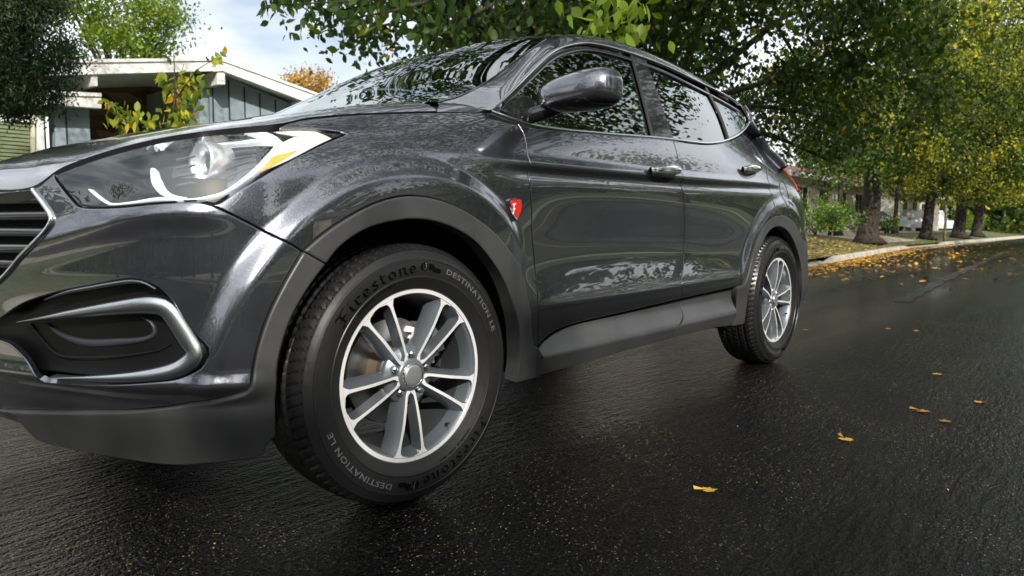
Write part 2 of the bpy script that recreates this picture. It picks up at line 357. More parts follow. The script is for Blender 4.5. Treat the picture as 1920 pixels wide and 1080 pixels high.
def skin_off(s, z):
    x = np.interp(s, BS, BP[:, 0]); o = lut(T2, s, z)
    # shoulder crease over the doors, fading in along the front wing
    cz = .968+.012*(x-1.2)+.014*np.clip(x-1.6, 0, 9); a = smooth(.22, .55, x)*(1-smooth(2.5, 2.9, x))
    o = o+a*(-.008*np.exp(-((z-cz-.012)/.016)**2)+.011*np.exp(-((z-cz+.018)/.018)**2))
    # lower door crease
    c2 = .508+.012*(x-.5); a2 = smooth(.50, .62, x)*(1-smooth(2.05, 2.2, x)); o = o-a2*.006*np.exp(-((z-c2)/.012)**2)
    # wheel arch flares
    for wx, k, r0 in ((0, 1, .485), (2.70, .9, .475)):
        r = np.hypot(x-wx, (z-.36)*1.0); up = smooth(.10, .40, z)*((1-smooth(.34, .47, x)) if wx == 0 else smooth(2.12, 2.26, x))
        o = o-.026*k*up*(1-smooth(r0+.055, r0+.115, r))
    # ridge under the fog lamp opening, crease above the lower cladding
    fr = 1-smooth(-.50, -.40, x)
    o = o-fr*.012*np.exp(-((z-.415)/.022)**2)+fr*.010*np.exp(-((z-.375)/.02)**2)
    # character line from the headlamp corner round the bumper corner
    cz3 = .80-.10*smooth(-.60, -.84, x); o = o-fr*.010*np.exp(-((z-cz3)/.03)**2)*smooth(-.45, -.6, x)
    return o
def skin(s, z):
    o = skin_off(s, z); return np.stack([np.interp(s, BS, BP[:, 0])+np.interp(s, BS, BN[:, 0])*o, np.interp(s, BS, BP[:, 1])+np.interp(s, BS, BN[:, 1])*o, z], -1)
SK = Surf(skin, 0.02, BS[-1]-.02, .20, 1.34, 260, 138)
if np.mean(SK.n(np.array([s_of_x(1.)]), np.array([.8]))[:, 1]) > 0: SK.flip = -1; SK.ok = np.sum(SK.n(SK.U, SK.V)*(CAM-SK.f(SK.U, SK.V)), 1) > -.02
SK.ok &= ~((SK.V > 1.185) & (SK.U < s_of_x(2.2)))
def UVX(x, z): return ('uv', float(s_of_x(x)), z)
# ---- outlines measured in the photograph
hood_shut_front = [(103, 322.5), (123, 312), (211, 282), (317, 257), (422, 243), (523, 238.5)]
hood_shut_rear = [(523, 238.5), (533, 232), (563, 224), (610, 218.5), (660, 214.5), (752, 211), (819, 210)]
hl_low = [(648, 251), (598, 273), (528, 308.4), (475, 340), (430, 368), (410, 381), (397, 384)]
hl_low2 = [(397, 384), (369, 377.5), (299, 381), (228, 388), (165, 390), (145, 386), (131, 372), (112, 348), (101, 331), (103, 322.5)]
hl_top = [(523, 242), (570, 241), (610, 244), (634, 247), (648, 251)]
hl_topfull = [(103, 325), (123, 316), (211, 286), (317, 261), (422, 247), (523, 242)]
gap_bf = [(397, 384), (420, 395), (475, 422.8), (542, 456), (566.5, 471)]
arch_out = [(566.5, 471), (604, 439), (655, 405), (705, 380), (752, 368), (797, 369.6), (841, 382), (886, 406), (930, 441), (956, 475), (977, 518), (989, 566), (994, 618), (997, 643), (1003, 650), (1010, 650)]
gap_d1 = [(1010, 650), (1010, 587), (1006.7, 533), (1001.7, 483), (997, 433), (997, 392), (994, 347), (989.6, 292), (982, 251), (965.6, 225)]
belt = [(965.6, 225), (1019, 240), (1115, 250), (1227, 259), (1262, 263)]
belt2 = [(1262, 263), (1290, 268), (1327, 271), (1360, 266), (1392, 252)]
gap_d2 = [(1262, 263), (1271, 296), (1280, 337), (1283, 396), (1283, 450), (1281, 500), (1279, 530), (1277, 560)]
door_low1 = [(1277, 560), (1193, 580), (1127, 595), (1077, 607), (1043, 620), (1020, 637), (1010, 650)]
door_low2 = [(1393, 533), (1377, 538), (1327, 549), (1277, 560)]
rarch_out_a = [(1393, 533), (1400, 515), (1407, 487), (1417, 457), (1427, 432), (1438, 416), (1451, 405)]
rarch_out_b = [(1451, 405), (1467, 404), (1480, 411), (1492, 425), (1500, 443)]
gap_q = [(1392, 252), (1415, 275), (1432, 302), (1441, 340), (1448, 372), (1451, 405)]
sh = SK.path(hood_shut_front+hood_shut_rear[1:]); 
body = {}
def P_(name, segs, mt=paint, S=None, **k): 
    S = S or SK; pl = polyuv(S, segs, .012); body[name] = pl; return build_panel(name, S, pl, mt, car, **k)
P_('front_wing', [gap_bf, arch_out, gap_d1, [(965.6, 225), (940, 214), (915, 210), (819, 210)], hood_shut_rear[::-1], [(523, 238.5), (523, 242)], hl_top, hl_low], step=.009)
fog_hole_top = [(0, 598), (40, 572), (80, 557), (120, 546), (167, 537), (241, 524), (267, 526), (296, 539), (322, 565), (355.6, 617), (388, 650), (391, 664)]
fog_hole_bot = [(391, 664), (375, 690), (335, 709), (297, 715), (185, 722), (83, 717)]
fog_hole_left = [(83, 717), (60, 690), (22, 647), (0, 637)]
zc0 = SK.hit((0, 359)); zc1 = SK.hit((0, 372)); zc2 = SK.hit((0, 527)); zc3 = SK.hit((0, 598)); zc4 = SK.hit((0, 637)); zc5 = SK.hit((0, 768))
grille_edge = [(67, 357.7), (84, 384), (99, 408), (95, 424), (70, 452), (35, 487), (0, 527)]
clad_front_top = [(471, 717), (465, 731), (444, 739), (370, 754), (296, 764.4), (185, 769.6), (100, 770), (32, 768), (0, 767)]
gap_low = [(566.5, 471), (535, 525), (507, 580), (489, 628), (478, 672), (471, 717)]
holeF = polyuv(SK, [fog_hole_top, fog_hole_bot, fog_hole_left, [(0, 637), ('uv', zc4[0]-.12, zc4[1])], [('uv', zc4[0]-.12, zc4[1]), ('uv', zc3[0]-.12, zc3[1])], [('uv', zc3[0]-.12, zc3[1]), (0, 598)]], .012)
fb = [gap_bf[::-1], hl_low2, [(103, 322.5), (90, 334), (67, 352), (35, 356), (0, 359)], [(0, 359), ('uv', .3, zc0[1]+.012), ('uv', .02, zc0[1]+.02)], [('uv', .02, zc0[1]+.02), ('uv', .02, zc1[1])],
      [('uv', .02, zc1[1]), ('uv', .3, zc1[1]), (0, 366), (67, 357.7)], grille_edge, [(0, 527), ('uv', zc2[0]-.1, zc2[1]-.03), ('uv', zc2[0]-.16, zc2[1]-.04)], [('uv', zc2[0]-.16, zc2[1]-.04), ('uv', .02, zc2[1]-.04)], [('uv', .02, zc2[1]-.04), ('uv', .02, zc5[1])],
      [('uv', .02, zc5[1]), ('uv', .3, zc5[1]), (0, 767)], clad_front_top[::-1], gap_low[::-1]]
P_('front_bumper', fb, holes=[holeF], step=.009)
P_('front_door', [gap_d1, belt, gap_d2, door_low1], step=.011)
P_('rear_door', [gap_d2[::-1], belt2, gap_q, rarch_out_a[::-1], door_low2], step=.012)
sr = float(BS[-1]-.02)
P_('rear_quarter_panel', [gap_q[::-1], [(1392, 252), (1402, 236)], [(1402, 236), (1425, 268), (1445, 292), (1477, 310)], [(1477, 310), (1484, 335), (1494, 358)],
    [(1494, 358), UVX(3.35, .99), UVX(3.45, .99)], [UVX(3.45, .99), UVX(3.45, .66)], [UVX(3.45, .66), UVX(3.3, .66), (1500, 443)], rarch_out_b[::-1]])
# tail lamp, tailgate and rear bumper
P_('tail_lamp', [[(1477, 310), (1484, 335), (1494, 358)], [(1494, 358), UVX(3.35, .99), UVX(3.5, .99)], [UVX(3.5, .99), UVX(3.45, 1.14)], [UVX(3.45, 1.14), UVX(3.2, 1.155), (1477, 310)]], redlens, off=.004, step=.015)
P_('tailgate', [[UVX(3.45, .66), UVX(3.45, .99)], [UVX(3.45, .99), UVX(3.5, .99)], [UVX(3.5, .99), UVX(3.45, 1.14)], [UVX(3.45, 1.14), ('uv', sr, 1.14)], [('uv', sr, 1.14), ('uv', sr, .66)], [('uv', sr, .66), UVX(3.45, .66)]], step=.04)
P_('rear_bumper', [[(1500, 443), UVX(3.3, .66), ('uv', sr, .66)], [('uv', sr, .66), ('uv', sr, .30)], [('uv', sr, .30), UVX(3.4, .30), (1499, 560)], [(1499, 560), (1508, 520), (1507, 470), (1500, 443)]], clad, step=.03)
# ---- cladding
clo = .010
P_('wheel_arch_trim', [arch_out[::-1], [(566.5, 471), (608, 495)], [(608, 495), (635, 462), (681, 431), (733, 415.6), (785, 411.4), (837, 423.3), (883, 449), (914, 483), (940, 524), (958, 571), (969, 623), (970, 669), (966.6, 700), (964, 717)],
    [(964, 717), (1010, 706)], [(1010, 706), (1010, 650)]], clad, off=clo, thick=.045, step=.015, round_=.005)
P_('wheel_arch_trim', [rarch_out_a, rarch_out_b, [(1500, 443), (1506, 470), (1509, 520), (1502, 560), (1496, 575)], [(1496, 575), (1501, 540), (1500, 505), (1493, 473), (1483, 447), (1470, 430), (1453, 425), (1437, 437), (1422, 467), (1410, 510), (1403, 540), (1396, 585), (1393, 606)],
    [(1393, 606), (1370, 611)], [(1370, 611), (1377, 575), (1381, 541), (1393, 533)]], clad, off=clo, thick=.045, step=.015, round_=.004)
P_('lower_bumper_cladding', [clad_front_top, [(0, 767), (20, 771), (34, 777), (48, 795), (75, 822), (98, 839)], [(98, 839), (130, 850), (222, 865), (333, 869), (426, 863), (478, 857)], [(478, 857), (494, 848), (500, 832)], [(500, 832), (515, 815)],
    [(515, 815), (516, 739), (518.5, 687), (529.6, 635.6), (548, 587), (578, 535.6), (608, 495)], [(608, 495), (566.5, 471)], gap_low], clad, off=clo, thick=.045, step=.015, round_=.005)
# rocker trim with its bright upper ledge
def rk(x, z):
    zz = z-.006*(x-.5); y = .050*np.clip((zz-.338)/.07, 0, 1)-.020+.050*np.clip((.338-zz)/.12, 0, 1)
    zt = .0*x; return np.stack([x, y+zt, z], -1)
_rk0 = rk
def rk(x, z): return (_rk0(x, z-.0025)+_rk0(x, z)+_rk0(x, z+.0025))/3*np.array([1, 1, 0])+np.stack([0*x, 0*x, z], -1)
RK = Surf(rk, .3, 2.4, .20, .46, 120, 60)
if RK.n(np.array([1.]), np.array([.3]))[0, 1] > 0: RK.flip = -1; RK.ok[:] = True
P_('rocker_trim', [[(1010, 653), (1020, 639), (1043, 622), (1077, 609), (1127, 597), (1193, 582), (1277, 562)], [(1277, 562), (1281, 592), (1273, 613), (1264, 633)], [(1264, 633), (1110, 677), (1010, 705)], [(1010, 705), (1010, 653)]], clad, S=RK, thick=.03, step=.015, round_=.004)
P_('rocker_trim', [[(1277, 562), (1327, 551), (1377, 540)], [(1377, 540), (1378, 575), (1372, 611)], [(1372, 611), (1327, 618), (1264, 633)], [(1264, 633), (1273, 613), (1281, 592), (1277, 562)]], clad, S=RK, thick=.03, step=.015, round_=.004)
# inner structure: wheel liners, floor, dark shell behind the panels
mb = MB(); mb.box((-.40, .14, .27), (3.3, 2*YC-.14, .34)); mb.box((.50, .06, .30), (2.2, .16, .9)); mb.box((.50, 2*YC-.16, .30), (2.2, 2*YC-.06, .9))
mb.build('underbody', darkgap, car)
pl = []
for k in range(41):
    a = math.pi*(1.02-1.05*k/40); pl.append([(math.cos(a)*.455, yy, .36+math.sin(a)*.455) for yy in (.0, .10, .30)]+[(0, .34, .36)])
for wx in (0, 2.7):
    for sd_ in (0, 1):
        Q = np.array(pl); Q[:, :, 0] += wx
        Q[:, 0, 1] = .045
        if sd_: Q[:, :, 1] = 2*YC-Q[:, :, 1]
        mesh_grid('wheel_arch_liner', Q, darkgap, car)
FIN = Surf(lambda s, z: skin(s, z), .02, BS[-1], .3, 1.1, 8, 8); FIN.flip = SK.flip
# dark inner shell slightly inside the skin, so gaps read black
for sd_ in (0, 1):
    for (xa, xb, za, zb) in ((-.865, -.50, .30, .90), (.46, 2.24, .36, 1.08), (3.15, 3.76, .34, 1.1), (-.42, .46, .88, 1.0), (2.24, 3.15, .92, 1.04)):
        su = np.linspace(s_of_x(xa), s_of_x(xb), 40); zu = np.linspace(za, zb, 16); U, V = np.meshgrid(su, zu, indexing='ij')
        Q = skin(U.ravel(), V.ravel())-SK.n(U.ravel(), V.ravel())*.05
        if sd_: Q[:, 1] = 2*YC-Q[:, 1]
        mesh_grid('inner_shell', Q.reshape(40, 16, 3), darkgap, car)
# ---- greenhouse: chrome line, pillars, roof
def gh(x, z):
    y = .040+.40*(z-1.12)+.22*np.clip(z-1.12, 0, 9)**2+.10*np.clip(.75-x, 0, 9)**2+.075*np.clip(x-1.9, 0, 9)**2; return np.stack([x, y, z], -1)
GH = Surf(gh, .2, 3.3, 1.0, 1.65, 160, 60)
if GH.n(np.array([1.]), np.array([1.3]))[0, 1] > 0: GH.flip = -1
GH.ok[:] = True
ch_low = [(919, 209), (964, 225), (1019, 239), (1115, 249), (1227, 258.5), (1262, 262), (1300, 267), (1327, 269), (1358, 264.5), (1388, 250), (1402, 234), (1404, 220), (1393, 202)]
ch_up = [(919, 209), (952.6, 177), (1004, 125), (1038, 96), (1071, 84), (1108, 81.5), (1167, 95), (1240, 121), (1308, 153), (1367, 183), (1393, 202)]
def strip(name, S, pts, wid, h, mt, parent=car, off=0, step=.012, taper=False, mirror=True):
    """raised bead following a line on a surface"""
    uv = S.path(pts, step); P = S.f(uv[:, 0], uv[:, 1]); Nn = S.n(uv[:, 0], uv[:, 1]); T = np.gradient(P, axis=0); T /= np.linalg.norm(T, axis=1)[:, None]; W = np.cross(T, Nn)
    W /= np.linalg.norm(W, axis=1)[:, None]; k = np.linspace(0, math.pi, 7); G = []
    wv = np.full(len(P), wid/2) if not hasattr(wid, '__len__') else np.interp(np.linspace(0, 1, len(P)), np.linspace(0, 1, len(wid)), wid)/2
    for a in [-.3]+list(k)+[math.pi+.3]:
        G.append(P+W*(np.cos(np.clip(a, 0, math.pi))*wv)[:, None]+Nn*(off+(math.sin(a) if 0 <= a <= math.pi else -1.5)*h))
    G = np.stack(G, 1)
    for sd_ in ((0, 1) if mirror else (0,)):
        Q = G.copy()
        if sd_: Q[:, :, 1] = 2*YC-Q[:, :, 1]
        o = mesh_grid(name, Q, mt, parent, flip=bool(sd_))
    return o
UX = GH.xyz(ch_up); UX = crom(UX, 10)
# rows of the upper shell as functions of x: chrome line, rail ridge, inner row, centre
rail = np.array([(.42, .072, 1.135), (.55, .135, 1.215), (.70, .20, 1.318), (.86, .248, 1.425), (1.0, .272, 1.508), (1.15, .282, 1.556), (1.34, .285, 1.581), (1.571, .285, 1.594), (1.818, .285, 1.592), (2.2, .295, 1.575), (2.55, .31, 1.538), (2.80, .335, 1.485), (3.0, .37, 1.40), (3.15, .41, 1.30)])
inner = np.array([(.23, .15, 1.148), (.33, .168, 1.180), (.464, .21, 1.231), (.596, .24, 1.298), (.743, .275, 1.38), (.90, .31, 1.466), (.99, .33, 1.513), (1.10, .38, 1.565), (1.34, .42, 1.618), (1.6, .43, 1.636), (1.9, .43, 1.635), (2.3, .44, 1.61), (2.7, .46, 1.565), (3.0, .49, 1.48), (3.15, .52, 1.40)])
mid = np.array([(.25, 1.19), (.45, 1.313), (.707, 1.45), (.935, 1.545), (1.12, 1.60), (1.4, 1.655), (1.8, 1.675), (2.3, 1.66), (2.8, 1.615), (3.15, 1.53)])
def row(A):
    C = crom(A, 12); return C
rR, rI, rM = row(rail), row(inner), row(mid)
nS = 90
def arcs(C, n):  # resample by arc
    d = np.r_[0, np.cumsum(np.linalg.norm(np.diff(C, axis=0), axis=1))]; t = np.linspace(0, d[-1], n); return np.stack([np.interp(t, d, C[:, k]) for k in range(C.shape[1])], 1)
# front part (pillar): chrome start -> top near x=1.0 ; matched by fraction
def cut(C, x0, x1): m = (C[:, 0] >= x0-1e-6) & (C[:, 0] <= x1+1e-6); return C[m]
uF = arcs(UX[(UX[:, 0] < 1.02)], 40); rF = arcs(cut(rR, .42, 1.08), 40); iF = arcs(cut(rI, .23, 1.0), 40)
uB = arcs(UX[(UX[:, 0] >= 1.02)], 70); rB = arcs(cut(rR, 1.08, 3.0), 70); iB = arcs(cut(rI, 1.0, 3.0), 70)
U_ = np.vstack([uF, uB[1:]]); R_ = np.vstack([rF, rB[1:]]); I_ = np.vstack([iF, iB[1:]])
def sm(A, n=5):
    A = A.copy(); k = np.exp(-np.arange(-n, n+1)**2/(2*(n/2.)**2)); k /= k.sum(); Pd = np.vstack([2*A[0]-A[n:0:-1], A, 2*A[-1]-A[-2:-n-2:-1]]); return np.stack([np.convolve(Pd[:, j], k, 'valid') for j in range(3)], 1)
R_ = sm(R_, 6); I_ = sm(I_, 4)
vv = np.linspace(0, 1, 15)
def quad(a, b_, c, t):  # curve through a (t=0), b at t=.45, c (t=1)
    l0 = (t-.45)*(t-1)/(.45); l1 = t*(t-1)/(.45*(.45-1)); l2 = t*(t-.45)/(.55); return a*l0+b_*l1+c*l2
G = np.stack([quad(U_, R_, I_, t) for t in vv], 1)
GH_OK = True
def two(name, G, mt, parent=car, flip=False):
    a = mesh_grid(name, G, mt, parent, flip=flip); Q = G.copy(); Q[:, :, 1] = 2*YC-Q[:, :, 1]; b_ = mesh_grid(name, Q, mt, parent, flip=not flip); return a, b_
two('roof_rail', G, paint)
# wing-to-pillar base panel (below the chrome start, in front of the pillar)
e1 = SK.xyz([(819, 210), (865, 210), (915, 210)]); e2 = np.array([iF[0], iF[0]*.55+rF[0]*.45+np.array([0, 0, .006]), U_[0]])
# roof: inner row to centre
xm = I_[39:, 0]; cz = np.interp(I_[39:, 0]+.09, rM[:, 0], rM[:, 1]); Mr = np.stack([I_[39:, 0]+.09, np.full_like(xm, YC), cz], 1)
I2 = I_[39:]
rt = np.linspace(0, 1, 12)
Gr = np.stack([np.stack([I2[:, 0]+(Mr[:, 0]-I2[:, 0])*t, I2[:, 1]+(Mr[:, 1]-I2[:, 1])*t, I2[:, 2]+(Mr[:, 2]-I2[:, 2])*(1-(1-t)**2.2)], 1) for t in rt], 1)
two('roof_panel', Gr, paint)
# rear pillar wrapping from the quarter window round to the tailgate
def at_y(px, py, y): d = FW+(px-960)/FPX*RT-(py-540)/FPX*UP; t = (y-CAM[1])/d[1]; return CAM+t*d
Ap = np.vstack([GH.xyz([(1391, 201), (1403, 218), (1403, 232)]), SK.xyz([(1403, 238), (1425, 268), (1445, 292), (1476, 310)])])
Bp_ = np.array([at_y(1397, 197, .27), at_y(1410, 219, .24), at_y(1420, 238, .22), at_y(1426, 248, .20), at_y(1441, 270, .17), at_y(1456, 287, .13), at_y(1478, 309, .075)])
Cp_ = Bp_+np.array([(.12, .30, -.02), (.13, .30, -.03), (.12, .30, -.04), (.11, .30, -.05), (.09, .30, -.06), (.06, .26, -.07), (.02, .20, -.08)])
n_ = 30; Ac, Bc, Cc = [arcs(crom(q_, 8), n_) for q_ in (Ap, Bp_, Cp_)]
Mc = (Ac+Bc)/2+np.array([0, -.012, .006])
Gd_ = np.stack([Ac, (Ac*3+Bc)/4+np.array([0, -.009, .004]), Mc, (Ac+Bc*3)/4+np.array([0, -.009, .004]), Bc, (Bc*2+Cc)/3+np.array([.01, -.01, .01]), (Bc+2*Cc)/3+np.array([.01, 0, .01]), Cc], 1)
two('rear_pillar', Gd_, paint)
Dc = Cc*np.array([1, -1, 1])+np.array([0, 2*YC, 0]); mesh_grid('rear_windscreen', np.stack([Cc*(1-t)+Dc*t+np.array([.10*4*t*(1-t), 0, .02*4*t*(1-t)]) for t in np.linspace(0, 1, 12)], 1), privglass, car)
rz_ = np.array([Gr[-1, j] for j in range(Gr.shape[1])]); tg = np.linspace(0, 1, len(rz_))[:, None]; sp_ = np.stack([rz_, (rz_+Cc[0]*(1-tg)+np.array([Cc[0][0]+.1, YC, Cc[0][2]+.02])*tg)/2+np.array([.02, 0, .02]), Cc[0]*(1-tg)+np.array([Cc[0][0]+.1, YC, Cc[0][2]+.02])*tg], 1); two('roof_spoiler', sp_, paint)
# windscreen: inner row (front) to centre curve
I1 = iF; Cw = arcs(rM[(rM[:, 0] <= 1.09)], 40); Cw = np.stack([Cw[:, 0], np.full(40, YC), Cw[:, 1]], 1)
Gw = np.stack([np.stack([I1[:, 0]+(Cw[:, 0]-I1[:, 0])*(t**1.5), I1[:, 1]+(Cw[:, 1]-I1[:, 1])*t, I1[:, 2]+(Cw[:, 2]-I1[:, 2])*(1-(1-t)**2.0)], 1) for t in np.linspace(0, 1, 16)], 1)
Gw2 = np.concatenate([Gw, (Gw*np.array([1, -1, 1])+np.array([0, 2*YC, 0]))[:, ::-1][:, 1:]], 1)
ws = mesh_grid('windscreen', Gw2, wsglass, car)
nI = np.cross(np.gradient(Gw[:, 0], axis=0), Gw[:, 1]-Gw[:, 0]); nI /= np.linalg.norm(nI, axis=1)[:, None]; nI *= np.sign(-nI[:, 1:2]+1e-9)
bead = np.stack([Gw[:, 0]+nI*.0+np.array([0, -.004, 0]), Gw[:, 0]+nI*.003, Gw[:, 0]*.97+Gw[:, 1]*.03+nI*.003, Gw[:, 0]*.88+Gw[:, 1]*.12+nI*.001], 1)
two('windscreen_seal', bead, gloss)
# side glass and pillars
def glasspoly(name, pts, mt, off=-.006, **k): 
    return P_(name, pts, mt, S=GH, gap=0, off=off, thick=.004, step=.03, round_=.001, **k)
glasspoly('front_side_window', [[(1003, 236), (1115, 250), (1228, 259)], [(1228, 259), (1210, 180), (1187, 104)], [(1187, 104), (1140, 91), (1097, 86), (1067, 89), (1036, 103), (1004, 133), (960, 178), (935, 204)], [(935, 204), (965, 222), (1003, 236)]], glass, off=-.012)
glasspoly('rear_side_window', [[(1260, 262), (1327, 269), (1345, 267.5), (1363, 260)], [(1363, 260), (1347, 215), (1322, 166)], [(1322, 166), (1265, 137), (1206, 112)], [(1206, 112), (1236, 190), (1260, 262)]], privglass, off=-.012)
glasspoly('quarter_window', [[(1328, 169), (1393, 206)], [(1393, 206), (1401, 218), (1401, 232), (1392, 245), (1370, 257)], [(1370, 257), (1350, 212), (1328, 169)]], privglass, off=-.012)
glasspoly('door_pillar', [[(1224, 260), (1266, 264)], [(1266, 264), (1240, 190), (1212, 110)], [(1212, 110), (1183, 100)], [(1183, 100), (1206, 180), (1224, 260)]], gloss, off=-.004)
strip('window_trim', GH, [(1185, 105), (1206, 180), (1225, 259)], .012, .004, blackpl, off=-.002)
strip('window_trim', GH, [(1325, 164), (1350, 212), (1367, 259)], .018, .005, blackpl, off=-.004)
strip('window_trim', GH, ch_low, .012, .006, chrome, off=.002)
strip('window_trim', GH, ch_up, .010, .005, chrome, off=.002)
strip('window_seal', GH, [(945, 193), (975, 164), (1004, 136), (1038, 106), (1071, 93), (1108, 90.5), (1165, 104), (1240, 131), (1308, 164), (1360, 191), (1388, 208)], .020, .003, gloss, off=-.004)
# ---- bonnet
E1 = np.vstack([[(-.872, .92, .885)], SK.f(np.array([.3, .5])*0+np.array([.12, .24]), np.array([.872, .868])), SK.xyz([(0, 357), (67, 350)]+hood_shut_front[:-1]), SK.xyz(hood_shut_rear[1:-1]), SK.xyz([(819, 209)])])
Ec = arcs(crom(E1, 8), 90); Ec = sm(Ec, 2)
tq = np.linspace(0, 1, 90); Sp = np.stack([np.interp(Ec[:, 0], [-.87, -.80, -.5, 0, .24], [-.80, -.66, -.42, 0, .26]), np.full(90, YC), np.zeros(90)], 1)
Sp[:, 2] = np.interp(Sp[:, 0], [-.87, -.80, -.70, -.58, -.436, -.302, -.137, .049, .26], [.92, .945, .973, 1.01, 1.052, 1.082, 1.118, 1.15, 1.178])
wq = np.r_[0, .008, .018, .03, .045, .07, .1, .14, .19, .25, .33, .42, .54, .68, .84, 1.0]
Gh = []
for t in wq:
    P = Ec+(Sp-Ec)*np.array([1, 1, 0])*t; Hx = np.interp(P[:, 0], [-.87, -.80, -.70, -.58, -.436, -.302, -.137, .049, .16, .26], [.895, .917, .938, .984, 1.026, 1.054, 1.096, 1.134, 1.152, 1.166])+.012*t
    d = np.hypot(*((Sp-Ec)[:, :2]*t).T); a = np.interp(Ec[:, 0], [-.8, -.4, .2], [.35, .45, .75]); f = a*(1-np.exp(-d/.045))+(1-a)*(1-(1-t)**3.2); z = Ec[:, 2]+(np.maximum(Hx, Ec[:, 2]+.004)-Ec[:, 2])*f; Gh.append(np.stack([P[:, 0], P[:, 1], z+.002], 1))
Gh = np.stack(Gh, 1)
hd = two('bonnet', Gh, paint, flip=True)
lipG = np.stack([Gh[:, 0]+np.array([0, .02, -.03]), Gh[:, 0]], 1); two('bonnet', lipG, blackpl)
# base of the pillar between wing and windscreen
bw = np.stack([arcs(e1, 12), arcs(np.array([(e1[0]+e2[0])/2+np.array([0, -.008, .004]), (e1[1]+e2[1])/2+np.array([0, -.010, .004]), (e1[2]+e2[2])/2]), 12), arcs(e2, 12)], 1)
two('pillar_base', bw, paint)
cow = np.stack([Gh[-1], Gh[-1]+np.array([.03, 0, -.012]), Gh[-1]+np.array([.10, 0, .0]), Gh[-1]+np.array([.2, 0, .01])], 0); two('cowl', cow, blackpl)
def reparent(objs, parents):
    for o, p in zip(objs, parents): o.parent = p
    return objs
def inner_skin(d):
    def f(s, z):
        P = skin(s, z); Nn = SK.n(s, z); return P-Nn*d
    S = Surf(lambda s, z: f(s, z), .02, 3.0, .22, 1.12, 200, 70); S.flip = SK.flip; S.ok = np.sum(S.n(S.U, S.V)*(CAM-S.f(S.U, S.V)), 1) > -.02; return S
S02, S04, S09 = inner_skin(.02), inner_skin(.04), inner_skin(.085)
# ---- headlamp
hlens = P_('headlamp', [hl_low, hl_low2, hl_topfull, hl_top], lens, gap=.003, off=-.002, thick=.02, round_=.004)
m_house = mat('headlamp_housing', (.13, .14, .17), .35, .5, .4)
m_drl = mat('white_light_guide', (.85, .87, .9), .25); m_drl.node_tree.nodes['Principled BSDF'].inputs['Emission Color'].default_value = (.93, .96, 1, 1); m_drl.node_tree.nodes['Principled BSDF'].inputs['Emission Strength'].default_value = .3
hb = P_('housing', [[(648, 252), (598, 275), (528, 312), (475, 345), (430, 374), (397, 390)], [(397, 390), (299, 388), (228, 394), (160, 396)], [(160, 396), (120, 365), (97, 325)], [(97, 325), (211, 281), (317, 256), (422, 242), (523, 238), (648, 246)]], m_house, S=S09, gap=0, step=.03, thick=.002)
reparent(hb, hlens)
def hstrip(pts, wid, h, mt, S=S02, name='light_guide', off=0):
    for sd_ in (0, 1):
        o = strip(name, S, pts, wid, h, mt, hlens[0], mirror=False, off=off)
        if sd_:
            me = o.data; me.transform(Matrix.Scale(-1, 4, (0, 1, 0))); me.transform(Matrix.Translation((0, 2*YC, 0))); me.flip_normals(); o.parent = hlens[1]
hstrip([(405, 273), (450, 266), (500, 263), (521, 265), (522, 277), (500, 301), (470, 328), (422, 361), (380, 373), (345, 377)], [.003, .008, .014, .021, .021, .015, .011, .008, .007, .006], .008, m_drl, S04)
hstrip([(345, 377), (300, 373), (246, 381), (208, 383), (188, 372), (169, 356)], [.006, .007, .006, .006, .006, .004], .005, m_drl, S02)
hstrip([(288, 319), (292, 340), (302, 357), (320, 368), (352, 374)], [.012, .020, .016, .010, .005], .008, m_drl, S04)
finm = mat('lamp_fin_grey', (.16, .17, .19), .3, .5, .4)
for k_ in range(0):
    x0 = 195+k_*13; hstrip([(x0, 303-k_*3.2), (x0+6, 330-k_*2), (x0+16, 366-k_*.5)], [.002, .0035, .002], .004, finm, S04, 'lamp_fin')
for k_ in range(4): hstrip([(330, 300+k_*16), (350, 296+k_*16), (366, 292+k_*17)], [.002, .003, .002], .003, finm, S04, 'lamp_fin')
for k_ in range(4): hstrip([(424, 290+k_*14), (450, 284+k_*12), (480, 282+k_*9)], [.002, .003, .002], .003, finm, S04, 'lamp_fin')
hstrip([(118, 330), (211, 294), (317, 268), (440, 253), (520, 250), (600, 251)], [.004, .010, .010, .008, .006, .004], .004, satin, S02, 'upper_bezel')
hstrip([(134, 374), (150, 388), (228, 385), (299, 378.5), (369, 375)], [.003, .004, .004, .004, .003], .003, satin, S02, 'lower_bezel')
am = build_panel('marker_reflector', S02, polyuv(S02, [[(486, 323), (515, 285), (528, 268), (552, 256)], [(552, 256), (600, 252), (640, 250)], [(640, 250), (598, 270), (540, 300), (486, 323)]], .01), mat('pale_reflector', (.95, .92, .82), .25, .1, .6), hlens[0], gap=0, step=.02, thick=.003); reparent(am, hlens)
am = build_panel('amber_marker', S02, polyuv(S02, [[(484, 325), (502, 303), (514, 292)], [(514, 292), (535, 287), (560, 281)], [(560, 281), (528, 302), (484, 325)]], .01), amber, hlens[0], gap=0, step=.02, thick=.003, off=.002); reparent(am, hlens)
def mirror_mb(v): return [(p[0], 2*YC-p[1], p[2]) for p in v]
def lathe_pts(prof, c, axis, n=40):
    """prof (r, h) lathed about axis through c"""
    ax = Vector(axis).normalized(); a = ax.orthogonal().normalized(); b_ = ax.cross(a); c = Vector(c)
    return np.array([[tuple(c+ax*h+(a*math.cos(2*math.pi*k/n)+b_*math.sin(2*math.pi*k/n))*r) for k in range(n)] for r, h in prof])
pc = S09.xyz([(392, 317)])[0]+SK.n(*[np.array([v]) for v in SK.hit((386, 320))])[0]*.03
pax = (-1, -.08, .03)
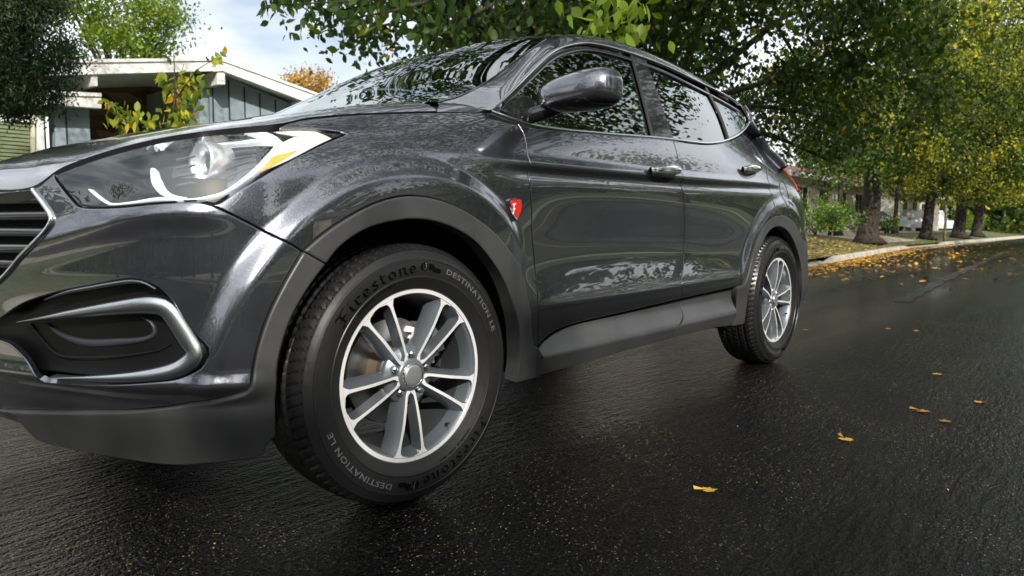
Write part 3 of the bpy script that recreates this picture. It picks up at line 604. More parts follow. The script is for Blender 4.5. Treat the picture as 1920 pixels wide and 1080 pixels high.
for sd_ in (0, 1):
    fx = (lambda G: G) if not sd_ else (lambda G: G*np.array([1, -1, 1])+np.array([0, 2*YC, 0]))
    a = mesh_grid('projector_ring', fx(lathe_pts([(.030, -.045), (.044, -.045), (.048, .0), (.048, .014), (.0455, .020), (.040, .014), (.031, -.008), (.028, -.02)], pc, pax)), satin if 0 else mat('projector_silver', (.88, .89, .91), .32, .8), hlens[sd_], closed_v=True)
    a = mesh_grid('projector_lens', fx(lathe_pts([(.0001, .004), (.012, .001), (.020, -.006), (.026, -.018), (.027, -.04)], pc, pax)), gloss, hlens[sd_], closed_v=True)
    q = SK.xyz([(228, 350)])[0]-SK.n(*[np.array([v]) for v in SK.hit((228, 350))])[0]*.055
    G = lathe_pts([(.0001, -.02), (.02, -.014), (.032, .0), (.034, .004)], q, pax, 14); G[:, :, 2] = q[2]+(G[:, :, 2]-q[2])*.8
    mesh_grid('reflector_bowl', fx(G), chrome, hlens[sd_], closed_v=True, smooth_=False)
    q = SK.xyz([(297, 345)])[0]-SK.n(*[np.array([v]) for v in SK.hit((297, 345))])[0]*.075
    mesh_grid('amber_reflector', fx(lathe_pts([(.0001, .01), (.014, .006), (.022, -.006), (.024, -.02)], q, pax, 16)), mat('dim_amber', (.45, .13, .05), .3, 0, .5), hlens[sd_], closed_v=True)
mb = MB()
# ---- grille
ge = SK.xyz([(67, 357.7), (84, 384), (99, 408), (95, 424), (70, 452), (35, 487), (0, 527)])
strip('grille_surround', SK, [(63, 356), (84, 384), (98, 408), (94, 424), (70, 452), (35, 487), (0, 527), ('uv', zc2[0]-.12, zc2[1]-.04)], .012, .006, chrome, off=.002)
zb = [.858, .840, .80, .76, .72, .68, .63]
Gq = []
for zz in np.linspace(.56, .90, 12): Gq.append([tuple(skin(np.array([s]), np.array([zz]))[0]+np.array([.07, 0, 0])) for s in np.linspace(.02, .78, 20)])
two('grille', np.array(Gq), blackpl)
gm = mat('grille_slat_grey', (.035, .037, .042), .22, .5, .6)
def smax(z): return float(np.interp(z, [.60, .655, .74, .80, .87], [.30, .42, .60, .62, .50]))
for i, zz in enumerate(np.linspace(.842, .61, 7)):
    s = np.linspace(.02, smax(zz)-.015, 16)
    top = skin(s, np.full(16, zz))+np.array([.012, 0, 0]); bot = skin(s, np.full(16, zz-.020))+np.array([.020, 0, 0]); bk = skin(s, np.full(16, zz-.006))+np.array([.06, 0, 0]); bk2 = skin(s, np.full(16, zz-.018))+np.array([.06, 0, 0])
    for sd_ in (0, 1):
        Q = np.stack([bk, top, (top+bot)/2-np.array([.006, 0, 0]), bot, bk2], 1)
        if sd_: Q = Q*np.array([1, -1, 1])+np.array([0, 2*YC, 0])
        mesh_grid('grille_slat', Q, gm, car)
# ---- fog lamp pocket
pocketm = mat('pocket_black', (.004, .004, .0045), .45, spec=.25)
S03 = inner_skin(.035)
fp = P_('fog_lamp_pocket', [[(-60, 590), (80, 545), (167, 527), (267, 515), (310, 535), (365, 600), (402, 650), (405, 675)], [(405, 675), (380, 700), (300, 728), (185, 735), (60, 735)], [(60, 735), (-60, 690)], [(-60, 690), (-60, 590)]], pocketm, S=S03, gap=0, step=.02, thick=.002)
strip('fog_lamp_bezel', SK, [(33, 604), (148, 586.5), (240, 575), (284, 573), (308, 580), (330, 607), (352, 640), (362, 660), (357, 675), (335, 692), (296, 701), (222, 707.5), (87, 709)], [.003, .010, .020, .026, .032, .040, .042, .042, .034, .024, .016, .008, .0015], .012, satin, off=-.008)
strip('fog_lamp_insert', S03, [(91, 607), (112, 625), (140, 638), (170, 643), (222, 641), (274, 635), (291, 624), (286, 606), (268, 594)], [.004, .014, .018, .018, .018, .016, .012, .010, .004], .006, mat('grey_insert', (.03, .032, .038), .4), off=.0)
strip('fog_lamp_insert', S03, [(60, 607), (90, 648), (110, 665), (150, 671), (222, 668), (300, 656), (322, 645)], [.004, .010, .012, .012, .010, .008, .004], .005, pocketm, off=0)
strip('fog_lamp_insert', SK, [(84, 562), (120, 549), (167, 540), (241, 528), (268, 530), (292, 542)], [.003, .008, .01, .01, .01, .004], .006, paint, off=-.004)
# silver skid plate below the front
def skid(s, z):
    P = skin(s, z); Nn = SK.n(s, z); return P+Nn*(.012-.25*np.clip(.33-z, 0, 1))[:, None]
SD = Surf(skid, .02, 1.6, .20, .40, 80, 40); SD.flip = SK.flip
zs = SK.hit((0, 769))[1]; z_b = SK.hit((98, 839))[1]
uvs = [SK.hit(p) for p in [(98, 839), (75, 822), (48, 795), (34, 777), (20, 771), (0, 769)]]
pass
P_('skid_plate', [[('uv', u[0], u[1]) for u in uvs]+[('uv', uvs[-1][0]-.12, uvs[-1][1]-.004)], [('uv', uvs[-1][0]-.12, uvs[-1][1]-.004), ('uv', .02, uvs[-1][1]-.004)], [('uv', .02, uvs[-1][1]-.004), ('uv', .02, uvs[-1][1]-.05)],
    [('uv', .02, uvs[-1][1]-.05), ('uv', uvs[-1][0], uvs[-1][1]-.05), ('uv', uvs[2][0], uvs[2][1]-.035), ('uv', uvs[0][0], uvs[0][1])]], mat('dull_silver_plastic', (.12, .13, .145), .3, .6), S=SD, gap=0, thick=.02, round_=.006)
mbv = MB(); mbv.box((-.70, .60, .28), (-.42, 2*YC-.60, .36)); mbv.box((-.50, .22, .27), (-.38, 2*YC-.22, .42)); mbv.build('bumper_underside', darkgap, car)
# ---- badge on the front wing
def poly_panel(name, S, pts, mt, parent, off, thick, round_=.001, mirror=False, corners=True, step=.01):
    segs = [[pts[i], pts[(i+1) % len(pts)]] for i in range(len(pts))]
    return build_panel(name, S, polyuv(S, segs, .004), mt, parent, gap=0, off=off, thick=thick, step=step, round_=round_, mirror=mirror)
sh = [(950, 377), (953, 373.5), (958, 372), (963.5, 371.8), (969, 373), (973, 375.5), (976, 377), (976.4, 385), (975, 395), (972, 403), (969.5, 410), (967, 414), (962, 408.5), (957, 400), (953, 390)]
c0 = np.mean(sh, 0); shi = [tuple(c0+(np.array(p)-c0)*np.array([.80, .84])+np.array([.8, -.3])) for p in sh]
bg_ = poly_panel('shield_badge', SK, sh, chrome, car, .006, .008)[0]
bg_['label'] = 'red and white shield badge on the front wing'
poly_panel('shield_face', SK, shi, red, bg_, .0075, .003)
NIB = (math.cos(R(38)), math.sin(R(38)))
GL = {'F': (.78, [[(.02, .84), (.14, .97), (.34, .92), (.52, .90), (.74, 1.0)], [(.36, .92), (.38, .6), (.36, .14), (.20, 0), (.08, .08)], [(.16, .50), (.36, .56), (.60, .50)]]),
      'i': (.30, [[(.04, .54), (.14, .62), (.14, .10), (.26, .02)], [(.10, .82), (.18, .90)]]),
      'r': (.46, [[(.04, .54), (.14, .62), (.14, .10), (.26, .0)], [(.14, .50), (.32, .64), (.42, .54)]]),
      'e': (.50, [[(.40, .34), (.12, .30)], [(.40, .34), (.36, .56), (.22, .64), (.10, .46), (.10, .18), (.22, .02), (.42, .12)]]),
      's': (.46, [[(.40, .56), (.24, .64), (.10, .52), (.20, .36), (.34, .26), (.34, .10), (.18, .0), (.04, .08)]]),
      't': (.40, [[(.16, .86), (.14, .50), (.14, .12), (.28, .0)], [(.02, .58), (.34, .62)]]),
      'o': (.54, [[(.26, .64), (.10, .46), (.10, .16), (.26, .0), (.44, .16), (.44, .46), (.26, .64)]]),
      'n': (.58, [[(.04, .54), (.14, .62), (.14, .0)], [(.14, .48), (.34, .64), (.44, .52), (.44, .10), (.56, .02)]])}
def pen(letter, nib=.11):
    """quads of a broad-nib stroke"""
    nx, ny = NIB[0]*nib/2, NIB[1]*nib/2; q = []
    for st in GL[letter][1]:
        for (x0, y0), (x1, y1) in zip(st[:-1], st[1:]):
            q.append([(x0-nx, y0-ny), (x1-nx, y1-ny), (x1+nx, y1+ny), (x0+nx, y0+ny)])
            q.append([(x1-nx*1.0, y1-ny*1.2), (x1+nx*.9, y1-ny*.2), (x1+nx*1.0, y1+ny*1.2), (x1-nx*.9, y1+ny*.2)])
    return q
mq = MB(); ctr = (963.8, 391)
uvc = SK.hit((956.5, 401)); ux = np.array(SK.hit((971, 400)))-np.array(SK.hit((957, 401)))
for q in pen('F', .24):
    V = []
    for x, y in q:
        uv = np.array([[uvc[0]+x*.021+y*.0028, uvc[1]+y*.033-.001]]); P = SK.f(uv[:, 0], uv[:, 1])+SK.n(uv[:, 0], uv[:, 1])*.0088; V.append(P[0])
    mq.add(V, [(0, 1, 2, 3)])
mq.build('shield_letter', white, bg_, fixn=False)
# ---- door handles
hp = mat('handle_pocket_paint', (.006, .006, .007), .15, 0, .3)  # flat black oval on the skin, the recess's shade put into its colour
for (cx, cy, rx, ry, dn) in ((1243, 324, 29, 14, 'front_door'), (1405, 321, 17, 10, 'rear_door')):
    par = [o for o in car.children if o.name.startswith(dn)][:2]
    el = [(cx-rx*.15+math.cos(a)*rx*.95, cy+3+math.sin(a)*ry*1.1) for a in np.linspace(0, 2*math.pi, 13)]
    pk = build_panel('handle_pocket', SK, polyuv(SK, [el], .01), hp, car, gap=0, off=.0015, thick=.004, step=.01, round_=.001); reparent(pk, par)
    c = SK.hit((cx, cy)); x0 = SK.hit((cx-rx*.95, cy-3)); x1 = SK.hit((cx+rx*.98, cy-5))
    P0, P1 = SK.f(np.array([x0[0], x1[0]]), np.array([x0[1], x1[1]]))
    tt = np.linspace(0, 1, 17); G = []
    for t in tt:
        p = P0*(1-t)+P1*t; b_ = math.sin(math.pi*t)**.5 if 0 < t < 1 else 0; p = p+np.array([0, -.010-.022*b_, 0]); hh = .008+.014*(math.sin(math.pi*min(1, t*.9+.1))**.6 if t < 1 else .02)
        G.append([p+np.array([0, math.cos(a)*.008, math.sin(a)*hh]) for a in np.linspace(0, 2*math.pi, 14)[:-1]])
    G = np.array(G)
    for sd_ in (0, 1):
        Q = G if not sd_ else G*np.array([1, -1, 1])+np.array([0, 2*YC, 0])
        mesh_grid('door_handle', Q, chrome, par[sd_], closed_v=True)
# ---- fuel flap outline
strip('fuel_flap_seam', SK, [(1462, 342), (1466, 338), (1474, 352), (1478, 374), (1477, 388), (1468, 372), (1461, 352), (1462, 342)], .004, .0015, darkgap, mirror=False)
# ---- door mirror (superellipsoid shell, arm, base triangle)
for sd_ in (0, 1):
    fx = (lambda G: G) if not sd_ else (lambda G: G*np.array([1, -1, 1])+np.array([0, 2*YC, 0]))
    sg = lambda v, p: np.sign(v)*np.abs(v)**p
    G = []; mc = np.array([.580, -.128, 1.197])
    for th in np.linspace(-math.pi/2, math.pi/2, 33):
        row_ = []
        for ph in np.linspace(0, 2*math.pi, 65)[:-1]:
            c, s_ = math.cos(th), math.sin(th)
            y = sg(s_, .75)*.132; k = sg(c, .55); xx = sg(math.cos(ph), .75); zz = sg(math.sin(ph), .75)
            ins = (y+.132)/.264          # 0 outboard, 1 inboard
            x = k*xx*(.090 if xx < 0 else .050)*(1-.25*ins); z = k*zz*(.078-.022*ins)
            if zz < 0: z *= .80
            z += -.016*ins; x += .040*(1-ins)-.01
            row_.append(mc+np.array([x, y, z]))
        G.append(row_)
    msh = mesh_grid('door_mirror', fx(np.array(G)), paint, car, closed_v=True)
    bm = bmesh.new(); bm.from_mesh(msh.data); bmesh.ops.recalc_face_normals(bm, faces=bm.faces); 
    msh.data.materials.append(gloss)
    for f in bm.faces:
        if f.calc_center_median().z < 1.162: f.material_index = 1  # lower shell black: dark reflection in the body paint, put in as colour
    bm.to_mesh(msh.data); bm.free()
    b = MB(); b.tube([(.53, .058, 1.128), (.545, .02, 1.136), (.57, -.02, 1.150), (.59, -.05, 1.160)], [.028, .026, .024, .022], 16); 
    o = b.build('mirror_arm', gloss, msh, smooth_=True)
    if sd_: o.data.transform(Matrix.Scale(-1, 4, (0, 1, 0))); o.data.transform(Matrix.Translation((0, 2*YC, 0))); o.data.flip_normals()
mt_ = P_('mirror_base', [[(938, 205), (968, 222), (1003, 235)], [(1003, 235), (1003, 190)], [(1003, 190), (985, 180), (960, 184), (938, 205)]], gloss, S=GH, gap=0, off=.001, thick=.01)
# ---- interior
seat = mat('dark_seat_fabric', (.03, .032, .034), .8)
b = MB(); b.box((.95, .25, .45), (1.5, .80, .72)); b.box((.95, 1.04, .45), (1.5, 1.59, .72)); b.box((1.85, .25, .5), (2.35, 1.6, .76)); b.build('seat_cushions', seat, car, bevel=.05)
for yy in (.27, 1.06):
    b = MB(); b.prism([(1.38, .70), (1.52, .66), (1.72, 1.24), (1.60, 1.28)], yy, yy+.50, 1); b.build('seat_backrest', seat, car, bevel=.05)
    b = MB(); b.box((1.63, yy+.13, 1.29), (1.72, yy+.37, 1.47)); b.build('headrest', seat, car, bevel=.035)
b = MB(); b.prism([(2.3, .74), (2.42, .7), (2.62, 1.2), (2.5, 1.25)], .27, 1.57, 1); b.build('rear_backrest', seat, car, bevel=.05)
b = MB(); b.prism([(.30, .80), (.30, 1.10), (.62, 1.12), (.80, 1.02), (.80, .75)], .14, 2*YC-.14, 1); b.build('dashboard', seat, car, bevel=.03)
G = lathe_pts([(.172, -.012), (.19, -.012), (.196, 0), (.19, .012), (.172, .012), (.166, 0), (.172, -.012)], (.98, .50, 1.02), (.90, 0, .42)); mesh_grid('steering_wheel', G, gloss, car, closed_v=True)
b = MB(); b.box((.2, .12, .34), (3.2, 2*YC-.12, .42)); b.build('cabin_floor', seat, car)
# ---- wheels
def tyre_mesh():
    prof = [(.232, -.080), (.2375, -.098), (.241, -.1045), (.250, -.1085), (.262, -.1150), (.2700, -.1185), (.2712, -.1205), (.2745, -.1205), (.276, -.1195), (.290, -.1215), (.304, -.1215), (.3175, -.1190), (.3185, -.1205), (.3225, -.1195), (.3235, -.1165), (.333, -.1125), (.341, -.107), (.3435, -.106), (.3445, -.1045), (.3475, -.100), (.3525, -.094), (.357, -.087)]
    ys = np.linspace(-.080, .080, 41); pr = [(.3605+.0045*(1-(y/.08)**2), y) for y in ys]
    full = prof+pr+[(r, -y) for r, y in prof[::-1]]
    full = np.array(full); nth = 480; th = np.linspace(0, 2*math.pi, nth, endpoint=False)
    Rr = np.repeat(full[:, 0][:, None], nth, 1); Y = full[:, 1]
    for j, y in enumerate(Y):
        r0 = full[j, 0]
        if r0 > .3465:
            g = 0
            for gy in (-.052, -.018, .018, .052):
                if abs(y-gy) < .0042: g = 1
            if g: Rr[j] -= .007
            else:
                ph = (th*80/(2*math.pi)+(abs(y)*14 if abs(y) > .05 else y*22)) % 1
                dep = .0055 if abs(y) > .055 else .003
                Rr[j] -= dep*(ph < (.22 if abs(y) > .055 else .17))
    G = np.stack([Rr*np.cos(th)[None], np.repeat(Y[:, None], nth, 1), Rr*np.sin(th)[None]], -1)
    return G
def side_pt(r, a, lift):  # point on the outer sidewall
    rr = [.241, .250, .262, .276, .290, .304, .3175, .333, .341]; yy = [-.1045, -.1085, -.115, -.1195, -.1215, -.1215, -.119, -.1125, -.107]
    return (r*math.cos(a), float(np.interp(r, rr, yy))-lift, r*math.sin(a))
def ring_quad(mbx, q, r0, sc, a0, wsc, lift):
    # subdivide each quad a little so that it follows the arc
    V = [side_pt(r0+y*sc, a0-x*wsc/r0, lift) for x, y in q]; mbx.add(V, [tuple(range(len(V)))])
def tyre_text(parent_mesh_objs):
    for half in (0, 1):
        off = math.pi*half
        # maker's name in broad-nib letters
        word = 'Firestone'; sc = .030; tot = sum(GL[c][0]+.10 for c in word); a = R(147); arc = R(56); wsc = arc*.288/tot
        m1 = MB(); m2 = MB(); x = 0
        for c in word:
            for q in pen(c, .16):
                ring_quad(m1, [(x+px_, py_) for px_, py_ in q], .284, sc, a+off, wsc, .0016)
            x += GL[c][0]+.10
        # shield and wing outline
        for q in ([(0, .5), (.35, .95), (.62, .95), (.62, .05), (.35, .05)], [(.68, 1.12), (1.5, 1.12), (1.42, .45), (1.1, -.15), (.78, .45)], [(1.6, .95), (2.5, .95), (2.9, .55), (4.1, .55), (4.1, .05), (2.7, .05), (2.3, .25), (1.6, .25)]):
            ring_quad(m1, q, .287, .024, R(89)+off, .0175, .0012)
        for q in pen('F', .2): ring_quad(m2, [(.86+px_*.55, .25+py_*.75) for px_, py_ in q], .287, .024, R(89)+off, .0175, .0026)
        cu = bpy.data.curves.new('lettering', 'FONT'); cu.body = 'DESTINATION LE'; cu.size = 1; cu.offset = .018; cu.space_character = 1.12; cu.resolution_u = 2
        to = bpy.data.objects.new('lettering', cu); COL.objects.link(to); dg = bpy.context.evaluated_depsgraph_get(); me = bpy.data.meshes.new_from_object(to.evaluated_get(dg)); bpy.data.objects.remove(to)
        vs = np.array([v.co[:2] for v in me.vertices]); mxx = vs[:, 0].max(); V = [side_pt(.2925+y*.021, R(71)+off-x/mxx*R(52), .0018) for x, y in vs]
        m3 = MB(); m3.add(V, [tuple(p.vertices) for p in me.polygons])
        # service marking line
        cu = bpy.data.curves.new('lettering', 'FONT'); cu.body = '235/60R18  103H  M+S'; cu.size = 1; cu.offset = .02; cu.resolution_u = 2
        to = bpy.data.objects.new('lettering', cu); COL.objects.link(to); dg = bpy.context.evaluated_depsgraph_get(); me = bpy.data.meshes.new_from_object(to.evaluated_get(dg)); bpy.data.objects.remove(to)
        vs = np.array([v.co[:2] for v in me.vertices]); mxx = vs[:, 0].max(); V = [side_pt(.262+y*.010, R(136)+off-x/mxx*R(30), .0012) for x, y in vs]
        m4 = MB(); m4.add(V, [tuple(p.vertices) for p in me.polygons])
        yield [('moulded_lettering', m1, rubbertext), ('moulded_emblem', m2, rubberlight), ('moulded_lettering', m3, rubberlight), ('moulded_lettering', m4, rubbertext)]
PHI0 = 266
def spokes_mb():
    b = MB(); Rr = np.array([.044, .050, .056, .062, .075, .09, .11, .13, .15, .17, .19, .205, .214, .2205, .2250, .2290])
    wv = np.interp(Rr, [.0, .049, .052, .058, .065, .09, .13, .17, .20, .212, .2195, .2245, .226, .23], [0, 0, .005, .0098, .0118, .0160, .0222, .0300, .0355, .0358, .0312, .021, 0, 0])
    av = np.interp(Rr, [.04, .055, .075, .11, .15, .19, .205, .217, .2290], [.012, .0175, .0212, .0275, .0345, .0425, .0465, .0555, .070])
    gv = np.interp(Rr, [.04, .06, .08, .12, .17, .20, .215, .2235], [.008, .011, .0145, .016, .0155, .018, .020, .014])
    fy = np.interp(Rr, [.04, .06, .09, .14, .2, .23], [.014, .012, .007, .001, .0008, .0008])
    for k in range(5):
        ph = R(PHI0+72*k); ur = np.array([math.cos(ph), 0, math.sin(ph)]); ut = np.array([-math.sin(ph), 0, math.cos(ph)]); yv = np.array([0, 1., 0])
        for sg in (-1, 1):
            V = []; F = []; M = []
            for i, r in enumerate(Rr):
                dpt = .024+.016*min(1, r/.12)
                for (t, y) in ((wv[i], fy[i]+.045), (wv[i], fy[i]), (av[i], fy[i]), (av[i]+gv[i]*.55, fy[i]+dpt*.45), (av[i]+gv[i], fy[i]+dpt), (av[i]+gv[i]-.002, fy[i]+dpt+.016)):
                    rr = r
                    V.append(ur*rr+ut*t*sg+yv*(y-.100))
            n = len(Rr)
            for i in range(n-1):
                for j in range(5):
                    F.append((i*6+j, i*6+j+1, (i+1)*6+j+1, (i+1)*6+j)); M.append(0 if j == 1 else 1)
            o = len(b.v); b.v += [tuple(v) for v in V]; b.f += [tuple(x+o for x in f) for f in F]; b.m += M
    return b
def make_wheel(loc, rz, side=0, text=True, label=None, proto=None):
    if proto:
        w_ = proto.copy(); COL.objects.link(w_); w_.parent = car; w_.location = loc; w_.rotation_euler = (0, 0, rz)
        for ch in proto.children: c = ch.copy(); COL.objects.link(c); c.parent = w_
        return w_
    n = 96; axis = (0, 1, 0)
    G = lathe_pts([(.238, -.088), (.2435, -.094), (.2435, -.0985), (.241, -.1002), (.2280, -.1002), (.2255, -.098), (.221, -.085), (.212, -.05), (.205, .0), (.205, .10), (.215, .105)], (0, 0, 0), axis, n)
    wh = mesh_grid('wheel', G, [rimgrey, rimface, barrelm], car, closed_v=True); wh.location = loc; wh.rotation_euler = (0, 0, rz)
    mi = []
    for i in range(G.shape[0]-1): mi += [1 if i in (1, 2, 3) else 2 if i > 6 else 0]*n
    wh.data.polygons.foreach_set('material_index', mi); wh.data.shade_smooth() if hasattr(wh.data, 'shade_smooth') else None
    wh.data.set_sharp_from_angle(angle=R(30)) if hasattr(wh.data, 'set_sharp_from_angle') else None
    ty = mesh_grid('tyre', tyre_mesh(), rubber, wh, closed_v=True, flip=True); ty.data.set_sharp_from_angle(angle=R(32))
    s = spokes_mb(); so_ = s.build('spokes', [rimface, rimgrey], wh, smooth_=True); so_.data.set_sharp_from_angle(angle=R(28))
    # hub with cap and lug nuts
    G = lathe_pts([(.0001, -.072), (.080, -.072), (.083, -.060), (.08, -.03), (.0001, -.03)], (0, 0, 0), axis, 40); mesh_grid('hub', G, rimgrey, wh, closed_v=True)
    G = lathe_pts([(.0001, -.0925), (.040, -.0895), (.046, -.086), (.047, -.07)], (0, 0, 0), axis, 40); mesh_grid('hub', G, rimgrey, wh, closed_v=True)
    G = lathe_pts([(.0001, -.0985), (.022, -.098), (.0285, -.097), (.0300, -.094), (.0305, -.088)], (0, 0, 0), axis, 40); mesh_grid('centre_cap', G, capm, wh, closed_v=True)
    G = lathe_pts([(.0305, -.090), (.0305, -.0955), (.0325, -.0965), (.0340, -.0945), (.0345, -.088)], (0, 0, 0), axis, 40); mesh_grid('cap_ring', G, chrome, wh, closed_v=True)
    for k in range(5):
        a = R(PHI0+36+72*k); c = (math.cos(a)*.0575, 0, math.sin(a)*.0575)
        G = lathe_pts([(.0001, -.088), (.004, -.0885), (.0075, -.0865), (.0095, -.084), (.0095, -.07)], c, axis, 6); mesh_grid('wheel_nut', G, chrome, wh, closed_v=True, smooth_=False)
    G = lathe_pts([(.0001, -.035), (.075, -.035), (.078, -.03), (.080, .0), (.084, .008), (.148, .008), (.151, .012), (.151, .030), (.08, .030)], (0, 0, 0), axis, 64); bd_ = mesh_grid('brake_disc', G, [disc, rust], wh, closed_v=True)
    mi = []
    for i in range(G.shape[0]-1): mi += [1 if i in (3, 5, 6, 2) else 0]*64
    bd_.data.polygons.foreach_set('material_index', mi); bd_.data.set_sharp_from_angle(angle=R(30))
    b = MB()
    for (a0, a1, r0, r1, y0, y1) in ((8, 52, .105, .165, -.012, .05), (14, 46, .150, .178, -.028, .05), (20, 40, .115, .150, -.024, -.01), (2, 10, .12, .14, -.02, .02), (50, 58, .12, .14, -.02, .02)):
        P0 = []
        for a in np.linspace(R(a0), R(a1), 8): P0.append((math.cos(a)*r1, math.sin(a)*r1))
        for a in np.linspace(R(a1), R(a0), 8): P0.append((math.cos(a)*r0, math.sin(a)*r0))
        b.prism(P0, y0, y1, 1)
    b.build('brake_caliper', mat('cast_metal', (.45, .46, .47), .4, .8), wh, bevel=.004)
    b = MB(); b.tube([(.125, -.085, -.165), (.118, -.106, -.156)], [.004, .0035], 10); b.build('valve', blackpl, wh, smooth_=True)
    for parts in tyre_text(None):
        for nme, m_, mt in parts:
            if m_.v: m_.build(nme, mt, wh, fixn=False)
    return wh
w1 = make_wheel((0, .1, .362), -.0514)
w2 = make_wheel((2.70, .1, .362), 0, proto=w1)
for ch in w2.children: pass
w2.rotation_euler = (0, R(-25), 0)
w3 = make_wheel((0, 2*YC-.1, .362), math.pi-.0514, proto=w1); w4 = make_wheel((2.70, 2*YC-.1, .362), math.pi, proto=w1)
b = MB(); b.tube([(0, .15, .34), (0, 2*YC-.15, .34)], .035, 10); b.tube([(2.7, .15, .34), (2.7, 2*YC-.15, .34)], .035, 10); b.box((2.15, .3, .24), (2.55, .9, .34)); b.tube([(2.0, 1.1, .27), (3.3, 1.2, .27)], .03); b.build('axle', darkgap, car)
b = MB(); b.box((2.24, .10, .235), (2.34, .26, .29)); b.build('suspension_arm', blackpl, car, bevel=.01)
# ============================================================ GROUND
KP = np.array([(-60, 2.55), (0, 2.55), (9, 2.65), (12.3, 2.95), (20, 3.65), (27.5, 4.35), (40, 4.6), (60, 4.7), (90, 4.5), (400, 4.3)])
def kerb_y(x): return np.interp(x, KP[:, 0], KP[:, 1])
def zg(x, y):   # height of the ground beyond the near kerb
    d = np.asarray(y)-kerb_y(x); return .15+.115*np.clip(d-.3, 0, 3.6)+.01*np.clip(d-3.9, 0, 60)
def ray(px, py): return FW+(px-960)/FPX*RT-(py-540)/FPX*UP
def on_ground(px, py):   # first point of the verge seen at this pixel
    d = ray(px, py)
    for t in np.arange(3, 160, .05):
        p = CAM+t*d
        if p[2] < (zg(p[0], p[1]) if p[1] > kerb_y(p[0]) else 0): return p
    return CAM+60*d
def on_y(px, py, y): d = ray(px, py); t = (y-CAM[1])/d[1]; return CAM+t*d
def at_depth(px, py, D): d = ray(px, py); return CAM+d*D
# asphalt: fresh and wet, streaked by the roller
asph = mat('wet_asphalt', (.018, .018, .019), .3); N, L, b = nodes(asph)
tcg = N.new('ShaderNodeTexCoord'); mp = N.new('ShaderNodeMapping'); mp.inputs['Rotation'].default_value = (0, 0, R(-28)); mp.inputs['Scale'].default_value = (.28, 1, 1); L.new(tcg.outputs['Object'], mp.inputs[0])
fine = N.new('ShaderNodeTexNoise'); fine.inputs['Scale'].default_value = 95; fine.inputs['Detail'].default_value = 2; fine.inputs['Roughness'].default_value = .6; L.new(tcg.outputs['Object'], fine.inputs['Vector'])
vor = N.new('ShaderNodeTexVoronoi'); vor.inputs['Scale'].default_value = 330; L.new(tcg.outputs['Object'], vor.inputs['Vector'])
stre = N.new('ShaderNodeTexNoise'); stre.inputs['Scale'].default_value = 34; stre.inputs['Detail'].default_value = 3; stre.inputs['Roughness'].default_value = .6; L.new(mp.outputs[0], stre.inputs['Vector'])
wet = N.new('ShaderNodeTexNoise'); wet.inputs['Scale'].default_value = .8; wet.inputs['Detail'].default_value = 4; mpw = N.new('ShaderNodeMapping'); mpw.inputs['Scale'].default_value = (.07, 1.1, 1); L.new(tcg.outputs['Object'], mpw.inputs[0]); L.new(mpw.outputs[0], wet.inputs['Vector'])
rr = ramp(N, L, wet.outputs[0], [(.35, (.13,)*3), (.62, (.30,)*3)]); L.new(rr.outputs[0], b.inputs['Roughness']); rs_ = ramp(N, L, wet.outputs[0], [(.36, (.30,)*3), (.60, (.10,)*3)]); L.new(rs_.outputs[0], b.inputs['Specular IOR Level'])
cc = ramp(N, L, fine.outputs[0], [(.40, (.001, .001, .0012)), (.58, (.005, .005, .005)), (.72, (.020, .019, .018))])
spk = ramp(N, L, vor.outputs['Color'], [(.88, (0, 0, 0)), (.93, (1, 1, 1))]); spn = N.new('ShaderNodeTexNoise'); spn.inputs['Scale'].default_value = 1.6; L.new(tcg.outputs['Object'], spn.inputs['Vector'])
spm = ramp(N, L, spn.outputs[0], [(.42, (0, 0, 0)), (.62, (1, 1, 1))]); mu = N.new('ShaderNodeMath'); mu.operation = 'MULTIPLY'; L.new(spk.outputs[0], mu.inputs[0]); L.new(spm.outputs[0], mu.inputs[1])
mxc = N.new('ShaderNodeMixRGB'); mxc.inputs[2].default_value = (.40, .30, .18, 1); L.new(mu.outputs[0], mxc.inputs[0]); L.new(cc.outputs[0], mxc.inputs[1]); L.new(mxc.outputs[0], b.inputs['Base Color'])  # tan specks: glitter of the grain painted into the base colour
b1 = N.new('ShaderNodeBump'); b1.inputs['Strength'].default_value = 1.0; b1.inputs['Distance'].default_value = .010; L.new(fine.outputs[0], b1.inputs['Height'])
b2 = N.new('ShaderNodeBump'); b2.inputs['Strength'].default_value = 1.0; b2.inputs['Distance'].default_value = .017; L.new(stre.outputs[0], b2.inputs['Height']); L.new(b1.outputs[0], b2.inputs['Normal']); L.new(b2.outputs[0], b.inputs['Normal'])
KO = -7.2   # kerb on the far (camera) side
xs = np.r_[np.arange(-60, 100, 1.5), np.arange(100, 401, 20)]
Gd = np.stack([np.stack([xs, np.full_like(xs, KO), 0*xs], 1), np.stack([xs, kerb_y(xs), 0*xs], 1)], 1)
rd = mesh_grid('road', Gd, asph, smooth_=False); tag(rd, kind='structure')
grass = noisy(mat('dry_lawn', (.08, .11, .03), .9), 6, (.030, .055, .012), (.13, .14, .05), 6, .5, .03)
gnd = mesh_grid('ground', [[(-900, -900, -.06), (-900, 900, -.06)], [(2500, -900, -.06), (2500, 900, -.06)]], grass, smooth_=False); tag(gnd, kind='structure')
conc = noisy(mat('pale_concrete', (.42, .39, .34), .85), 3, (.26, .24, .20), (.46, .43, .37), 8, .25, .01)
drive_m = noisy(mat('driveway_concrete', (.4, .38, .34), .85), 2.2, (.24, .22, .19), (.42, .39, .34), 8, .2, .01)
